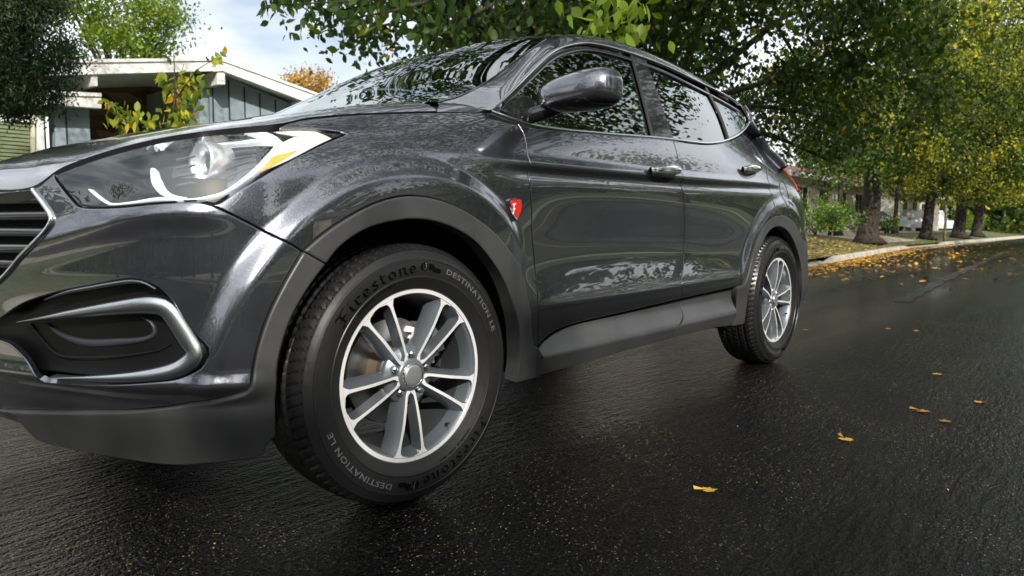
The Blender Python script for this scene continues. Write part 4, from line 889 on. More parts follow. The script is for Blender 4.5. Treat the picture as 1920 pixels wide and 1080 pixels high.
def ribbon(name, x0, x1, d0, d1, mt, dz=0, side=1, step=1.0, kind='structure', n=2):
    x = np.arange(x0, x1+.01, step); P = []
    for k in range(n):
        d = d0+(d1-d0)*k/(n-1); y = kerb_y(x)+d; P.append(np.stack([x, y, zg(x, y)+dz], 1))
    o = mesh_grid(name, np.stack(P, 1), mt, smooth_=True); tag(o, kind=kind); return o
DR = [(7, 14.5), (28.0, 35.0)]   # driveway aprons
def kerb(name, segs):
    x = np.arange(-60, 380, .5); G = []
    for xx in x:
        y = float(kerb_y(xx)); h = .15
        for a, c in DR: h = min(h, .15-.13*float(smooth(a-1.0, a+.6, xx)*(1-smooth(c-.6, c+1.0, xx))))
        G.append([(xx, y-.42, .004), (xx, y-.02, .012), (xx, y, h-.02), (xx, y+.02, h), (xx, y+.16, h+.002), (xx, y+.18, h-.05)])
    o = mesh_grid(name, np.array(G), conc, smooth_=False); tag(o, kind='structure')
kerb('kerb', None)
ribbon('verge', -60, 380, .16, 12, grass, -.004, n=30)
for i, (a, c) in enumerate(DR):
    x = np.arange(a, c+.01, .5); P = []
    for d in np.linspace(.02, 16, 30):
        y = kerb_y(x)+d; P.append(np.stack([x, y, np.maximum(zg(x, y)+.012, 0) if d > .8 else .02+(zg(x, y)-.0)*min(1, d/.8)*.95], 1))
    o = mesh_grid('driveway', np.stack(P, 1), drive_m, smooth_=True); tag(o, kind='structure')
ribbon('pavement', -60, 380, 3.3, 4.7, conc, .02)
ribbon('lawn', -60, 380, 11.5, 120, grass, .0, n=12)
seam_m = noisy(mat('worn_seam', (.05, .05, .05), .45), 40, (.006, .006, .006), (.05, .049, .046), 6, 1.0, .012)
def road_hit(px, py): d = ray(px, py); t = -CAM[2]/d[2]; return CAM+t*d
for pts, wd_ in (([(1690, 566), (1740, 540), (1800, 511), (1850, 488), (1890, 470)], .07), ([(1500, 1075), (1640, 880), (1740, 745), (1830, 620), (1880, 555), (1918, 512)], .05)):
    A = np.array([road_hit(*p) for p in pts]); A = crom(A, 10); T_ = np.gradient(A, axis=0); T_ /= np.linalg.norm(T_, axis=1)[:, None]; Nn_ = np.stack([-T_[:, 1], T_[:, 0], 0*T_[:, 0]], 1); wv_ = wd_*(1+.3*np.sin(np.arange(len(A))*1.7))[:, None]
    A[:, 2] = .004
    if wd_ > .06: o = mesh_grid('road_seam', np.stack([A-Nn_*wv_, A+Nn_*wv_], 1), seam_m, smooth_=False); tag(o, kind='structure')
# other side of the street (seen in the reflections)
o = mesh_grid('kerb', np.array([[(x, KO+.02, .0), (x, KO, .15), (x, KO-.18, .15), (x, KO-.2, .1)] for x in (-60, 400)]), conc, smooth_=False); tag(o, kind='structure')
o = mesh_grid('verge', np.array([[(x, KO-.18, .146), (x, KO-2.2, .2), (x, KO-60, .6)] for x in (-60, 400)]), noisy(mat('green_lawn', (.08, .14, .03), .9), 5, (.035, .060, .015), (.085, .105, .030), 5), smooth_=False); tag(o, kind='structure')
o = mesh_grid('pavement', np.array([[(x, KO-2.0, .21), (x, KO-3.4, .235)] for x in (-60, 400)]), conc, smooth_=False); tag(o, kind='structure')
# ============================================================ FOLIAGE
def leafmat(name, stops, trans=.35, rough=.45):
    m = bpy.data.materials.new(name); m.use_nodes = True; N = m.node_tree.nodes; L = m.node_tree.links; N.clear(); o = N.new('ShaderNodeOutputMaterial')
    at = N.new('ShaderNodeAttribute'); at.attribute_name = 'tint'; r = ramp(N, L, at.outputs['Fac'], stops)
    p = N.new('ShaderNodeBsdfPrincipled'); p.inputs['Roughness'].default_value = rough; p.inputs['Specular IOR Level'].default_value = .22; L.new(r.outputs[0], p.inputs['Base Color'])
    t = N.new('ShaderNodeBsdfTranslucent'); hs = N.new('ShaderNodeHueSaturation'); hs.inputs['Value'].default_value = 1.9; hs.inputs['Saturation'].default_value = 1.1; L.new(r.outputs[0], hs.inputs['Color']); L.new(hs.outputs[0], t.inputs[0])
    mx = N.new('ShaderNodeMixShader'); mx.inputs[0].default_value = trans; L.new(p.outputs[0], mx.inputs[1]); L.new(t.outputs[0], mx.inputs[2]); L.new(mx.outputs[0], o.inputs[0]); return m
lf_green = leafmat('elm_leaves', [(0, (.016, .036, .008)), (.45, (.036, .072, .012)), (.80, (.11, .15, .022)), (.92, (.24, .24, .03)), (1, (.55, .36, .04))])
lf_dark = leafmat('dark_leaves', [(0, (.010, .022, .009)), (.6, (.022, .042, .014)), (1, (.06, .09, .03))], .2)
lf_lime = leafmat('lime_leaves', [(0, (.06, .11, .012)), (.6, (.15, .22, .025)), (1, (.30, .34, .05))], .4)
lf_orange = leafmat('orange_leaves', [(0, (.14, .08, .02)), (.6, (.34, .20, .04)), (1, (.50, .32, .08))], .4)
lf_yel = leafmat('turning_leaves', [(0, (.06, .10, .015)), (.5, (.20, .25, .03)), (.78, (.46, .40, .03)), (.93, (.50, .27, .03)), (1, (.22, .08, .03))], .4)
lf_mix = leafmat('sunny_leaves', [(0, (.014, .030, .006)), (.42, (.045, .078, .010)), (.70, (.26, .27, .03)), (.9, (.36, .33, .04)), (1, (.58, .40, .05))])  # leaf colours plus painted light: darkened low stops, sunlit yellow high ones
bark = noisy(mat('bark', (.1, .08, .06), .9), 9, (.010, .008, .006), (.055, .044, .033), 7, .9, .03, mapscale=(2.2, 2.2, .35))
LEAF = np.array([(0, -.5, 0), (.26, -.22, .04), (.30, .08, .05), (.0, .62, -.03), (-.30, .08, .05), (-.26, -.22, .04)])
def leaves(name, C, size, mt, parent, droop=.5, tint=None, flat=.5, narrow=1.0, loc=None):
    """one mesh of separate leaf blades; C centres (n,3)"""
    n = len(C); s = size*rng.uniform(.6, 1.25, n)
    up = rng.normal(0, 1, (n, 3))*np.array([1, 1, .7]); up[:, 2] += flat; up /= np.linalg.norm(up, axis=1)[:, None]
    ax = rng.normal(0, 1, (n, 3)); ax[:, 2] -= droop*2; ax -= up*np.sum(ax*up, 1)[:, None]; ax /= np.linalg.norm(ax, axis=1)[:, None]; sx = np.cross(ax, up)
    T = LEAF*np.array([narrow, 1, 1]); V = C[:, None]+s[:, None, None]*(sx[:, None]*T[None, :, :1]+ax[:, None]*T[None, :, 1:2]+up[:, None]*T[None, :, 2:])
    V = V.reshape(-1, 3); o = (np.arange(n)*6)[:, None]; F = np.stack([o+0, o+1, o+2, o+3, o+0, o+3, o+4, o+5], 1).reshape(-1)
    me = bpy.data.meshes.new(name); me.vertices.add(len(V)); me.vertices.foreach_set('co', V.astype(np.float32).ravel()); me.loops.add(len(F)); me.loops.foreach_set('vertex_index', F.astype(np.int32))
    me.polygons.add(n*2); me.polygons.foreach_set('loop_start', (np.arange(n*2)*4).astype(np.int32)); me.polygons.foreach_set('loop_total', np.full(n*2, 4, np.int32)); me.update(calc_edges=True)
    a = me.attributes.new('tint', 'FLOAT', 'FACE'); t = rng.uniform(0, 1, n)**1.3 if tint is None else tint; a.data.foreach_set('value', np.repeat(t, 2).astype(np.float32))
    return link(name, me, mt, parent, loc)
def clumps(c, rad, nc, per, spread, hollow=.45, zmin=None, mask=None):
    d = rng.normal(0, 1, (nc, 3)); d /= np.linalg.norm(d, axis=1)[:, None]; r = rng.uniform(hollow**3, 1, nc)**(1/3)
    P = np.array(c)+d*r[:, None]*np.array(rad)
    if mask is not None: P = P[mask(P)]
    k = rng.integers(int(per*.5), int(per*1.5)+1, len(P)); C = np.repeat(P, k, 0); sp = np.repeat(rng.uniform(.6, 1.3, len(P)), k)[:, None]
    Q = C+rng.normal(0, 1, (len(C), 3))*np.array([spread, spread, spread*.8])*sp; Q[:, 2] -= np.abs(rng.normal(0, spread*.5, len(C)))
    tint = np.clip(np.repeat(rng.uniform(0, .75, len(P)), k)+rng.normal(0, .16, len(C)), 0, 1)
    if zmin is not None: m = Q[:, 2] > zmin; Q = Q[m]; tint = tint[m]
    return Q, tint, P
def tree(name, label, base, h_trunk, r_trunk, crown_c, crown_r, nc, per, spread, leaf, mt, group=None, lean=(0, 0), cat='tree', hollow=.4, zmin=None, flat=.5, droop=.5, narrow=1, nlimb=12, fork=None, mask=None):
    t = empty(name, tuple(base)); tag(t, label, cat, group)
    b = MB(); top = np.array([lean[0], lean[1], h_trunk]); P = []; rad = []
    for k in range(9):
        u = k/8; P.append(top*u+np.array([math.sin(u*5)*.05*r_trunk*4, math.cos(u*4)*.04*r_trunk*4, 0])*(u > 0)); rad.append(r_trunk*(1+.75*max(0, 1-u*6)**1.5)*(1-.3*u))
    b.tube(P, rad, 16)
    Q, tint, PC = clumps(np.array(crown_c), crown_r, nc, per, spread, hollow, zmin, mask)
    idx = rng.choice(len(PC), min(nlimb, len(PC)), replace=False); trunk = b
    lm = MB()
    for i in idx:
        e = PC[i]; m = top*.75+e*.25+np.array([0, 0, .3]); m2 = top*.35+e*.65+np.array([0, 0, .25]); lm.tube([top*.92, m, m2, e], [r_trunk*.42, r_trunk*.28, r_trunk*.15, r_trunk*.05], 8)
        for _ in range(2):
            e2 = PC[rng.integers(len(PC))]; 
            if np.linalg.norm(e2-m2) < max(crown_r)*.8: lm.tube([m2, (m2+e2)/2+np.array([0, 0, .1]), e2], [r_trunk*.12, r_trunk*.07, .01], 6)
    trunk.build('trunk', bark, t, smooth_=True); lm.build('limbs', bark, t, smooth_=True)
    leaves('crown', Q, leaf, mt, t, droop, tint, flat, narrow)
    return t
# ---- street trees along the verge
SG = 'street trees along the far kerb'
def gtree(px, py, *a, **k):
    p = on_ground(px, py); p[2] = zg(p[0], p[1])-.05; return p
p1 = gtree(1628, 457); p2 = gtree(1737, 449); p3 = gtree(1798, 447); p4 = gtree(1832, 444)
tree('street_tree', 'street tree with the thickest flared trunk, nearest behind the tail of the SUV', p1, 2.6, .36, (0.5, -1.0, 4.9), (5.2, 4.2, 3.4), 250, 200, .34, .105, lf_mix, SG, zmin=2.45, nlimb=16)
tree('street_tree', 'street tree forking low beside the parked vehicles, second trunk along the kerb', p2, 2.6, .27, (0, -1.2, 5.6), (6, 4.5, 4.2), 240, 140, .42, .14, lf_mix, SG, zmin=1.9, lean=(.3, 0))
tree('street_tree', 'darkest street tree trunk just right of the thin post', p3, 2.8, .34, (0, -1.2, 6.2), (7, 4.5, 4.8), 240, 100, .48, .17, lf_mix, SG, zmin=1.9)
tree('street_tree', 'farthest upright street tree trunk before the distant hedge', p4, 2.8, .31, (1, -1.0, 7.0), (8, 4.8, 5.6), 260, 96, .55, .20, lf_mix, SG, zmin=2.1)
# hidden-trunk street trees whose branches overhang the car
tree('street_tree', 'leafy street tree whose trunk is hidden behind the rear of the SUV', (10.5, 4.9, .3), 2.3, .28, (.2, -.6, 3.6), (4.4, 4.0, 2.7), 330, 160, .28, .098, lf_green, SG, zmin=1.8, nlimb=16)
tree('street_tree', 'dark leafy tree overhanging the roof and windscreen of the SUV', (6.2, 5.2, .3), 2.4, .24, (-.1, -.8, 4.3), (4.2, 3.4, 2.0), 300, 52, .24, .115, lf_green, SG, zmin=2.1, nlimb=18, hollow=.3)
# twigs reaching forward over the windscreen, and over the roof and road
ov = bpy.data.objects.new('x', None); ovt = [o for o in COL.objects if o.name.startswith('street_tree') and 'overhanging' in o.get('label', '')][0]; bpy.data.objects.remove(ov)
Cs = []; Ts = []; b = MB(); base_ = np.array(ovt.location)
for (px, py, n, sx, sy, D) in ((500, 22, 7, 14, 14, 5.6), (540, 8, 12, 20, 10, 5.6), (575, 30, 14, 22, 16, 5.6), (620, 12, 16, 24, 14, 5.7), (655, 35, 12, 20, 18, 5.7), (700, 10, 22, 30, 16, 5.8), (760, 14, 30, 30, 18, 5.9), (790, 55, 26, 30, 26, 5.8), (800, 90, 16, 22, 16, 5.8), (850, 30, 34, 34, 26, 6.0), (870, 75, 20, 30, 20, 6.0), (930, 30, 44, 40, 30, 6.1), (960, 70, 20, 30, 12, 6.1), (1010, 25, 50, 40, 30, 6.2), (1080, 20, 50, 40, 26, 6.3)):
    for _ in range(int(n*1.5)): Cs.append(at_depth(rng.normal(px, sx*.8), rng.normal(py, sy*.75)-4, D+rng.normal(0, .25))-base_); Ts.append(rng.uniform(0, .55))
for pts in ([(1180, -60, 6.6), (1000, -30, 6.2), (830, -6, 5.9), (660, 2, 5.7), (500, 10, 5.6)], [(1000, -30, 6.2), (900, 20, 6.0), (800, 80, 5.8)], [(830, -6, 5.9), (740, 20, 5.8), (650, 36, 5.7)], [(1200, -20, 6.4), (1080, 20, 6.2), (960, 60, 6.1)]):
    b.tube([tuple(at_depth(*p)-base_) for p in pts], list(np.linspace(.022, .004, len(pts))), 6)

C2 = [at_depth(rng.normal(1150, 42), rng.normal(38, 26), 4.6+rng.normal(0, .15))-base_ for _ in range(90)]
leaves('twig_leaves', np.array(C2), .10, lf_lime, ovt, .9, rng.uniform(.1, .8, 90), .5)  # lime colour paints backlight into this clump of the green-leaved tree
b.build('twigs', bark, ovt, smooth_=True); leaves('twig_leaves', np.array(Cs), .095, lf_green, ovt, .9, np.array(Ts), .3)
def over(P): return (P[:, 2] > 4.2)
for (c, r_, nc) in (((5.5, -1.8, 6.2), (5.5, 4.2, 1.1), 520), ((.5, 1.0, 6.4), (3.4, 2.2, .8), 70)):
    Q, tint, PC = clumps(c, r_, nc, 46, .28, 0, 4.3); leaves('crown', Q-base_, .12, lf_green, ovt, .6, tint, .4)
    b = MB()
    for k in range(14): e = PC[rng.integers(len(PC))]; b.tube([(6.2-base_[0], 4.6-base_[1], 4.6), tuple((e+np.array([6.2, 4.6, 5.2]))/2-base_), tuple(e-base_)], [.08, .04, .01], 6)
    b.build('limbs', bark, ovt, smooth_=True)
t2_ = [o for o in COL.objects if 'forking low' in o.get('label', '')][0]; b2_ = np.array(t2_.location); c_ = at_depth(1865, 5, 27)
Q, tint, PC = clumps(c_, (4.2, 3.2, 2.4), 120, 120, .40, 0); leaves('crown', Q-b2_, .13, lf_mix, t2_, .5, tint, .5)
b = MB()
for k in range(12): e = PC[rng.integers(len(PC))]-b2_; b.tube([(.3, 0, 2.5), tuple(e*.5+np.array([0, 0, 1.5])), tuple(e)], [.16, .08, .015], 6)
b.build('limbs', bark, t2_, smooth_=True)
# ---- reflections: trees across the street
RG = 'trees across the street behind the viewer'
TR = [(-15.5, -12.5, 2.2, 3.6, 3.2, 260, lf_green, 'tall round tree across the street ahead of the bonnet'), (-8.6, -12.6, 2.2, 3.0, 3.8, 330, lf_green, 'unseen tall tree across the street, set in line with the sun to shade the road'), (-1.4, -13.0, 3, 1.2, 5.0, 190, lf_dark, 'tall narrow dark cypress across the street'),  # second tree placed and sized to shade near road and lower bumper
      (4.6, -12, 3.4, 3.4, 3.0, 190, lf_mix, 'street tree across the road abreast of the rear door'), (12.5, -10.5, 2.8, 4.0, 3.2, 190, lf_mix, 'street tree across the road behind the tail'), (22, -10.5, 2.8, 4.6, 3.6, 170, lf_mix, 'second street tree across the road behind the tail'),
      (33, -10.5, 2.8, 5.5, 4, 160, lf_mix, 'far street tree on the right side of the road'), (-19, -10, 2.5, 4.2, 4, 120, lf_green, 'leftmost tree across the street'), (-17, 5, 2.6, 3.4, 3.2, 110, lf_green, 'tree beside the kerb ahead of the SUV')]
for (x, y, hh, rx, rz, n, mt, lab) in TR:
    tree('street_tree', lab, (x, y, .2), hh, .25, (0, 0, hh+rz*.75), (rx, rx, rz), n, 34, .42, .24, mt, RG, zmin=1.6)
# ---- left edge: dark fine-leaved tree, pale tree behind the house, orange tree far off
c = at_depth(8, 80, 7.0)
Q, tint, PC = clumps(c, (.58, .9, .78), 300, 120, .085, .0)
dk = empty('dark_tree', (c[0]-.9, c[1]+.3, .5)); tag(dk, 'dark fine-leaved evergreen at the top left corner in front of the house', 'tree')
Q2, t2, _ = clumps(at_depth(-150, -10, 7.2), (1.1, 1.5, 1.25), 260, 90, .12, .0); Q3, t3, _ = clumps(at_depth(40, -420, 8.0), (1.7, 1.7, 1.7), 300, 50, .16, .0); Q4, t4, _ = clumps((-1.2, 3.2, 5.6), (2.8, 2.0, 1.1), 260, 40, .20, .0); Q = np.vstack([Q, Q2, Q3, Q4]); tint = np.r_[tint, t2, t3, t4]  # last two clumps unseen, added overhead to darken bonnet and road reflections
leaves('crown', Q-np.array(dk.location), .046, lf_dark, dk, .8, tint, .4, .55)
b = MB(); b.tube([(0, 0, 0), (.05, 0, 1.2), (-.1, 0, 2.4), (0, 0, 3.6)], [.14, .11, .08, .03], 12)
for i in range(8):
    e = PC[rng.integers(len(PC))]-np.array(dk.location); b.tube([(0, 0, rng.uniform(2.4, 3.2)), tuple(e*.6+np.array([0, 0, .3])), tuple(e)], [.03, .018, .006], 6)
b.tube([(-.1, 0, 2.4), (-.6, -.9, 4.2), tuple(np.array((-1.2, 3.2, 5.6))-np.array(dk.location))], [.09, .07, .03], 8); b.build('trunk', bark, dk, smooth_=True)
c = at_depth(215, 30, 27)
tree('leafy_tree', 'bright lime green tree rising behind the white roof edge', (c[0], c[1], .6), 4.5, .3, (0, 0, c[2]-.3), (2.5, 2.6, 2.6), 150, 120, .34, .13, lf_lime, hollow=.2)
c = at_depth(578, 160, 46)
tree('autumn_tree', 'small orange tree far off at the right end of the roof', (c[0], c[1], .6), 6, .2, (0, 0, c[2]-1.2), (1.6, 1.6, 1.7), 60, 60, .35, .2, lf_orange, hollow=.1)
# ---- turning shrub behind the bonnet
for (name, label, pts, D, ls) in (('autumn_shrub', 'tall sapling with green and yellow leaves and sparse top twigs, before the stone wall', [(300, 330), (318, 255), (330, 170), (345, 120), (325, 95), (405, 108), (345, 200), (310, 180)], 6.6, .10),
                               ('autumn_shrub', 'low shrub with yellow and orange leaves beside the blue-grey corner', [(262, 330), (250, 240), (225, 205), (205, 190), (245, 225), (285, 240)], 6.4, .095)):
    base = at_depth(pts[0][0], pts[0][1]+150, D); base[2] = .5; t = empty(name, tuple(base)); tag(t, label, 'shrub')
    b = MB(); C = []; S = [at_depth(px, py, D+rng.uniform(-.2, .2))-base for px, py in pts]
    b.tube([(0, 0, 0)]+[tuple(p) for p in S[:4]], [.014, .012, .010, .006, .003], 6)
    for p in S[4:]: b.tube([tuple(S[2]*.8+S[1]*.2), tuple((S[2]+p)/2+np.array([0, 0, .03])), tuple(p)], [.006, .005, .002], 6)
    b.build('stem', bark, t, smooth_=True)
    if 'tall' in label:
        for (px, py, sx, sy, n) in ((345, 190, 26, 34, 70), (330, 160, 20, 14, 18), (330, 225, 34, 20, 34), (405, 112, 10, 14, 12), (322, 108, 8, 14, 4), (300, 150, 10, 8, 8), (360, 150, 12, 10, 10)):
            for _ in range(n): C.append(at_depth(rng.normal(px, sx*.7), rng.normal(py, sy*.7), D+rng.normal(0, .14))-base)
    else:
        for (px, py, sx, sy, n) in ((235, 220, 26, 16, 44), (210, 200, 12, 10, 12), (255, 240, 26, 8, 26)):
            for _ in range(n): C.append(at_depth(rng.normal(px, sx*.7), rng.normal(py, sy*.7), D+rng.normal(0, .12))-base)
    leaves('foliage', np.array(C), ls, lf_yel, t, .9, None, .2, .8)
# ============================================================ HOUSE behind the car on the left
hs_blue = noisy(mat('blue_grey_siding', (.24, .29, .33), .75), 2.5, (.21, .26, .30), (.27, .33, .37), 6, .05, .004)
hs_white = noisy(mat('white_trim_paint', (.78, .77, .74), .6), 4, (.62, .61, .58), (.80, .79, .77), 5)
hs_dark = mat('siding_groove', (.03, .035, .04), .8)
stone = mat('brown_stone', (.1, .06, .04), .85); N, L, b = nodes(stone); vo = N.new('ShaderNodeTexVoronoi'); vo.inputs['Scale'].default_value = 3.2; mp = N.new('ShaderNodeMapping'); mp.inputs['Scale'].default_value = (1, 1, 2.4); t_ = N.new('ShaderNodeTexCoord'); L.new(t_.outputs['Object'], mp.inputs[0]); L.new(mp.outputs[0], vo.inputs['Vector'])
r = ramp(N, L, vo.outputs['Color'], [(0, (.035, .018, .012)), (.5, (.13, .075, .045)), (1, (.26, .17, .11))]); L.new(r.outputs[0], b.inputs['Base Color']); bump(N, L, vo.outputs['Distance'], b, .8, .05)
shingle = noisy(mat('roof_shingle', (.08, .07, .065), .9), 20, (.05, .045, .04), (.12, .10, .09), 4, .4, .02)
HY = 12.0
house = empty('house', tuple(on_y(300, 400, HY)*np.array([1, 1, 0])+np.array([0, 0, .6]))); tag(house, 'blue-grey bungalow with white roof edges and a dark stone wall, behind the bonnet', 'house')
HO = np.array(house.location)
def facade(name, px, y0, y1, mt, **k):   # polygon drawn on the wall plane at y0, with real depth to y1
    P = [on_y(a, c, y0)-HO for a, c in px]; b = MB(); b.prism([(p[0], p[2]) for p in P], y0-HO[1], y1-HO[1], 1); return b.build(name, mt, house, **k)
def low(px, y, z=.3): q = on_y(px, 300, y); return q[0]
def wall_poly(name, pts, zb, y0, y1, mt):
    P = [on_y(a, c, y0) for a, c in pts]; Q = [(p[0]-HO[0], p[2]-HO[2]) for p in P]; Q = Q+[(Q[-1][0], zb), (Q[0][0], zb)]; b = MB(); b.prism(Q, y0-HO[1], y1-HO[1], 1); return b.build(name, mt, house)
wall_poly('gable_wall', [(392, 162), (415, 140), (548, 196), (640, 226), (640, 240)], -.2, HY-.15, HY+.75, hs_blue)
wall_poly('front_wall', [(100, 190), (166, 190)], -.2, HY-.2, HY+.1, hs_blue)
wall_poly('front_wall', [(-400, 200), (-200, 200), (2, 200)], -.2, HY+.0, HY+.3, hs_blue)
wall_poly('stone_wall', [(120, 120), (396, 120)], -.2, HY+2.2, HY+2.5, stone)
wall_poly('wall_return', [(372, 150), (389, 150)], -.2, HY-.14, HY+2.3, hs_blue)
# vertical battens of the gable wall
for px in (398, 428.5, 458, 487, 516.5, 547):
    top = np.interp(px, [392, 415, 548, 640], [150, 141, 196, 226]); a = on_y(px, top+4, HY-.16)-HO; b = MB(); b.box((a[0]-.012, HY-.165-HO[1], -.2), (a[0]+.012, HY-.148-HO[1], a[2])); b.build('siding_batten', hs_dark, house)
for px in (123, 82):
    a = on_y(px, 205, HY-.21)-HO; b = MB(); b.box((a[0]-.012, HY-.212-HO[1], -.2), (a[0]+.012, HY-.198-HO[1], a[2])); b.build('siding_batten', hs_dark, house)
# white fascias
facade('fascia', [(60, 114), (395, 110), (397, 111), (400, 133), (178, 139), (60, 142)], HY-.65, HY-.58, hs_white)
facade('fascia', [(60, 112), (395, 108.5), (396, 113.5), (60, 119)], HY-.68, HY-.652, hs_white)
facade('rake_fascia', [(396, 109), (420, 111), (650, 196), (650, 213), (590, 197), (418, 133), (400, 134)], HY-.65, HY-.56, hs_white)
facade('rake_fascia', [(396, 107.5), (420, 109.5), (650, 194.5), (650, 198.5), (420, 115), (396, 113)], HY-.68, HY-.652, hs_white)
facade('beam_end', [(407, 133), (422, 137), (422, 158), (407, 158)], HY-.62, HY+.6, hs_white)
facade('beam_end', [(171, 138), (183, 138), (183, 161), (171, 161)], HY-.60, HY+2.3, hs_white)
facade('beam_end', [(569, 187), (578, 190), (578, 208), (569, 206)], HY-.62, HY+.6, hs_white)
facade('canopy_beam', [(60, 171), (190, 178), (190, 203), (125, 198), (60, 196)], HY-.6, HY-.45, hs_white)
facade('canopy_beam', [(60, 168), (190, 174.5), (191, 181), (60, 177)], HY-.63, HY-.602, hs_white)
# roofs (soffit underneath, shingle on top)
def slab(name, pts, y0, y1, dz, mt):
    b = MB(); A = [on_y(a, c, y0)-HO for a, c in pts]; P = [(p[0], p[2]) for p in A]; P = P+[(x, z-dz) for x, z in P[::-1]]; b.prism(P, y0-HO[1], y1-HO[1], 1); return b.build(name, mt, house)
slab('roof', [(-300, 112), (60, 113), (396, 110), (419, 111.5), (640, 193)], HY-.57, HY+9, .10, shingle)
slab('soffit', [(-300, 126), (60, 125.5), (396, 122), (419, 124), (640, 206)], HY-.55, HY+2.15, .04, hs_white)
slab('canopy_roof', [(-300, 166), (60, 174), (188, 180)], HY-.44, HY+1.2, .06, shingle)
# window with blinds and its frame
facade('window_frame', [(-160, 209), (82, 216), (84, 330), (62, 330), (60, 229), (-160, 222)], HY-.32, HY-.2, hs_white)
facade('window_mullion', [(58, 228), (66, 229), (66, 330), (58, 330)], HY-.36, HY-.325, noisy(mat('cream_trim', (.5, .48, .38), .7), 4, (.34, .32, .24), (.55, .52, .42), 4))
bl = MB()
for k in range(44):
    z0 = .55+k*.06; p0 = on_y(-160, 300, HY-.28)-HO; p1 = on_y(58, 300, HY-.28)-HO; bl.box((p0[0], HY-.30-HO[1], z0), (p1[0], HY-.285-HO[1], z0+.045))
bl.build('window_blind', mat('olive_blind', (.16, .19, .10), .6), house)
facade('window_back', [(-160, 222), (60, 229), (60, 330), (-160, 330)], HY-.27, HY-.21, darkgap)
# ============================================================ RIGHT BACKGROUND
def gp(px, py): p = on_ground(px, py); p[2] = float(zg(p[0], p[1])); return p
hedge_m = leafmat('hedge_leaves', [(0, (.03, .07, .012)), (.5, (.08, .15, .02)), (1, (.26, .32, .06))], .35)
def shrub(label, px, py, wid, h, n=900, leaf=.09, mt=None, name='shrub', group=None, depth=None, D=None):
    c = gp(px, py) if D is None else at_depth(px, py, D); 
    if D is not None: c[2] = .65
    t = empty(name, tuple(c)); tag(t, label, 'shrub', group)
    Q, tint, PC = clumps((0, 0, h*.55), (wid/2, wid/2 if depth is None else depth/2, h*.5), max(8, n//22), 22, min(wid, h)*.12, .2); Q[:, 2] = np.abs(Q[:, 2])
    leaves('foliage', Q, leaf, mt or hedge_m, t, .3, tint, .5)
    b = MB()
    for i in range(5): e = PC[rng.integers(len(PC))]; b.tube([(rng.normal(0, .03), rng.normal(0, .03), -.05), tuple(e*.5), tuple(e)], [.02, .014, .006], 6)
    b.build('stem', bark, t, smooth_=True); return c
shrub('sunlit yellow-green shrub nearest the tail lamp', 1528, 441, 1.6, .95, 1500, .075, D=19)
shrub('round green shrub under the thin dark tree trunk', 1572, 441, 1.3, .85, 1400, .075, D=20.5)
shrub('dark low shrub left of the thickest trunk', 1556, 449, .7, .55, 500, .06, lf_green, D=17)
shrub('dark hedge clump between the thickest trunk and the parked SUV', 1664, 432, 1.1, .75, 700, .07, lf_green, D=25)
shrub('small lime shrub right of the darkest trunk', 1818, 432, 2.2, 1.6, 900, .12, lf_lime, D=58)
# thin trees
def thin(label, px, py, D, h, r, crown, n, mt, leaf=.12, name='young_tree', lean=(0, 0)):
    c = at_depth(px, py, D); c[2] = .55; tree(name, label, c, h, r, (lean[0]*.8, lean[1], h+.5), crown, n, 30, .28, leaf, mt, lean=lean, zmin=h*.72, nlimb=8)
thin('thin dark tree standing among the sunlit shrubs', 1572, 430, 21, 1.9, .09, (1.6, 1.6, 1.2), 70, lf_green)
thin('slender reddish tree in front of the parked silver SUV', 1678, 430, 30, 2.2, .10, (2.0, 2.0, 1.5), 70, lf_mix)
thin('leaning pale-limbed tree at the far right edge by the road', 1893, 435, 75, 4.2, .55, (5.5, 5, 3.2), 130, lf_mix, .3, lean=(1.6, -1.0))
# posts
post_m = noisy(mat('weathered_post', (.3, .27, .18), .8), 5, (.16, .15, .09), (.34, .30, .20), 4)
for (lab, px, py, D, h, r) in (('thin olive post between the second and the darkest street trunks', 1771, 449, 34, 2.05, .065), ('pale thin post near the far hedge by the leaning tree', 1882, 436, 66, 3.2, .10)):
    c = at_depth(px, py, D); c[2] = float(zg(c[0], c[1])); t = empty('post', tuple(c)); tag(t, lab, 'post')
    b = MB(); b.tube([(0, 0, -.1), (0, 0, h)], [r, r*.9], 10); b.build('pole', post_m, t, smooth_=True); b = MB(); b.tube([(0, 0, h), (0, 0, h+.05)], [r*1.15, r*.6], 10); b.build('cap', post_m, t, smooth_=True)
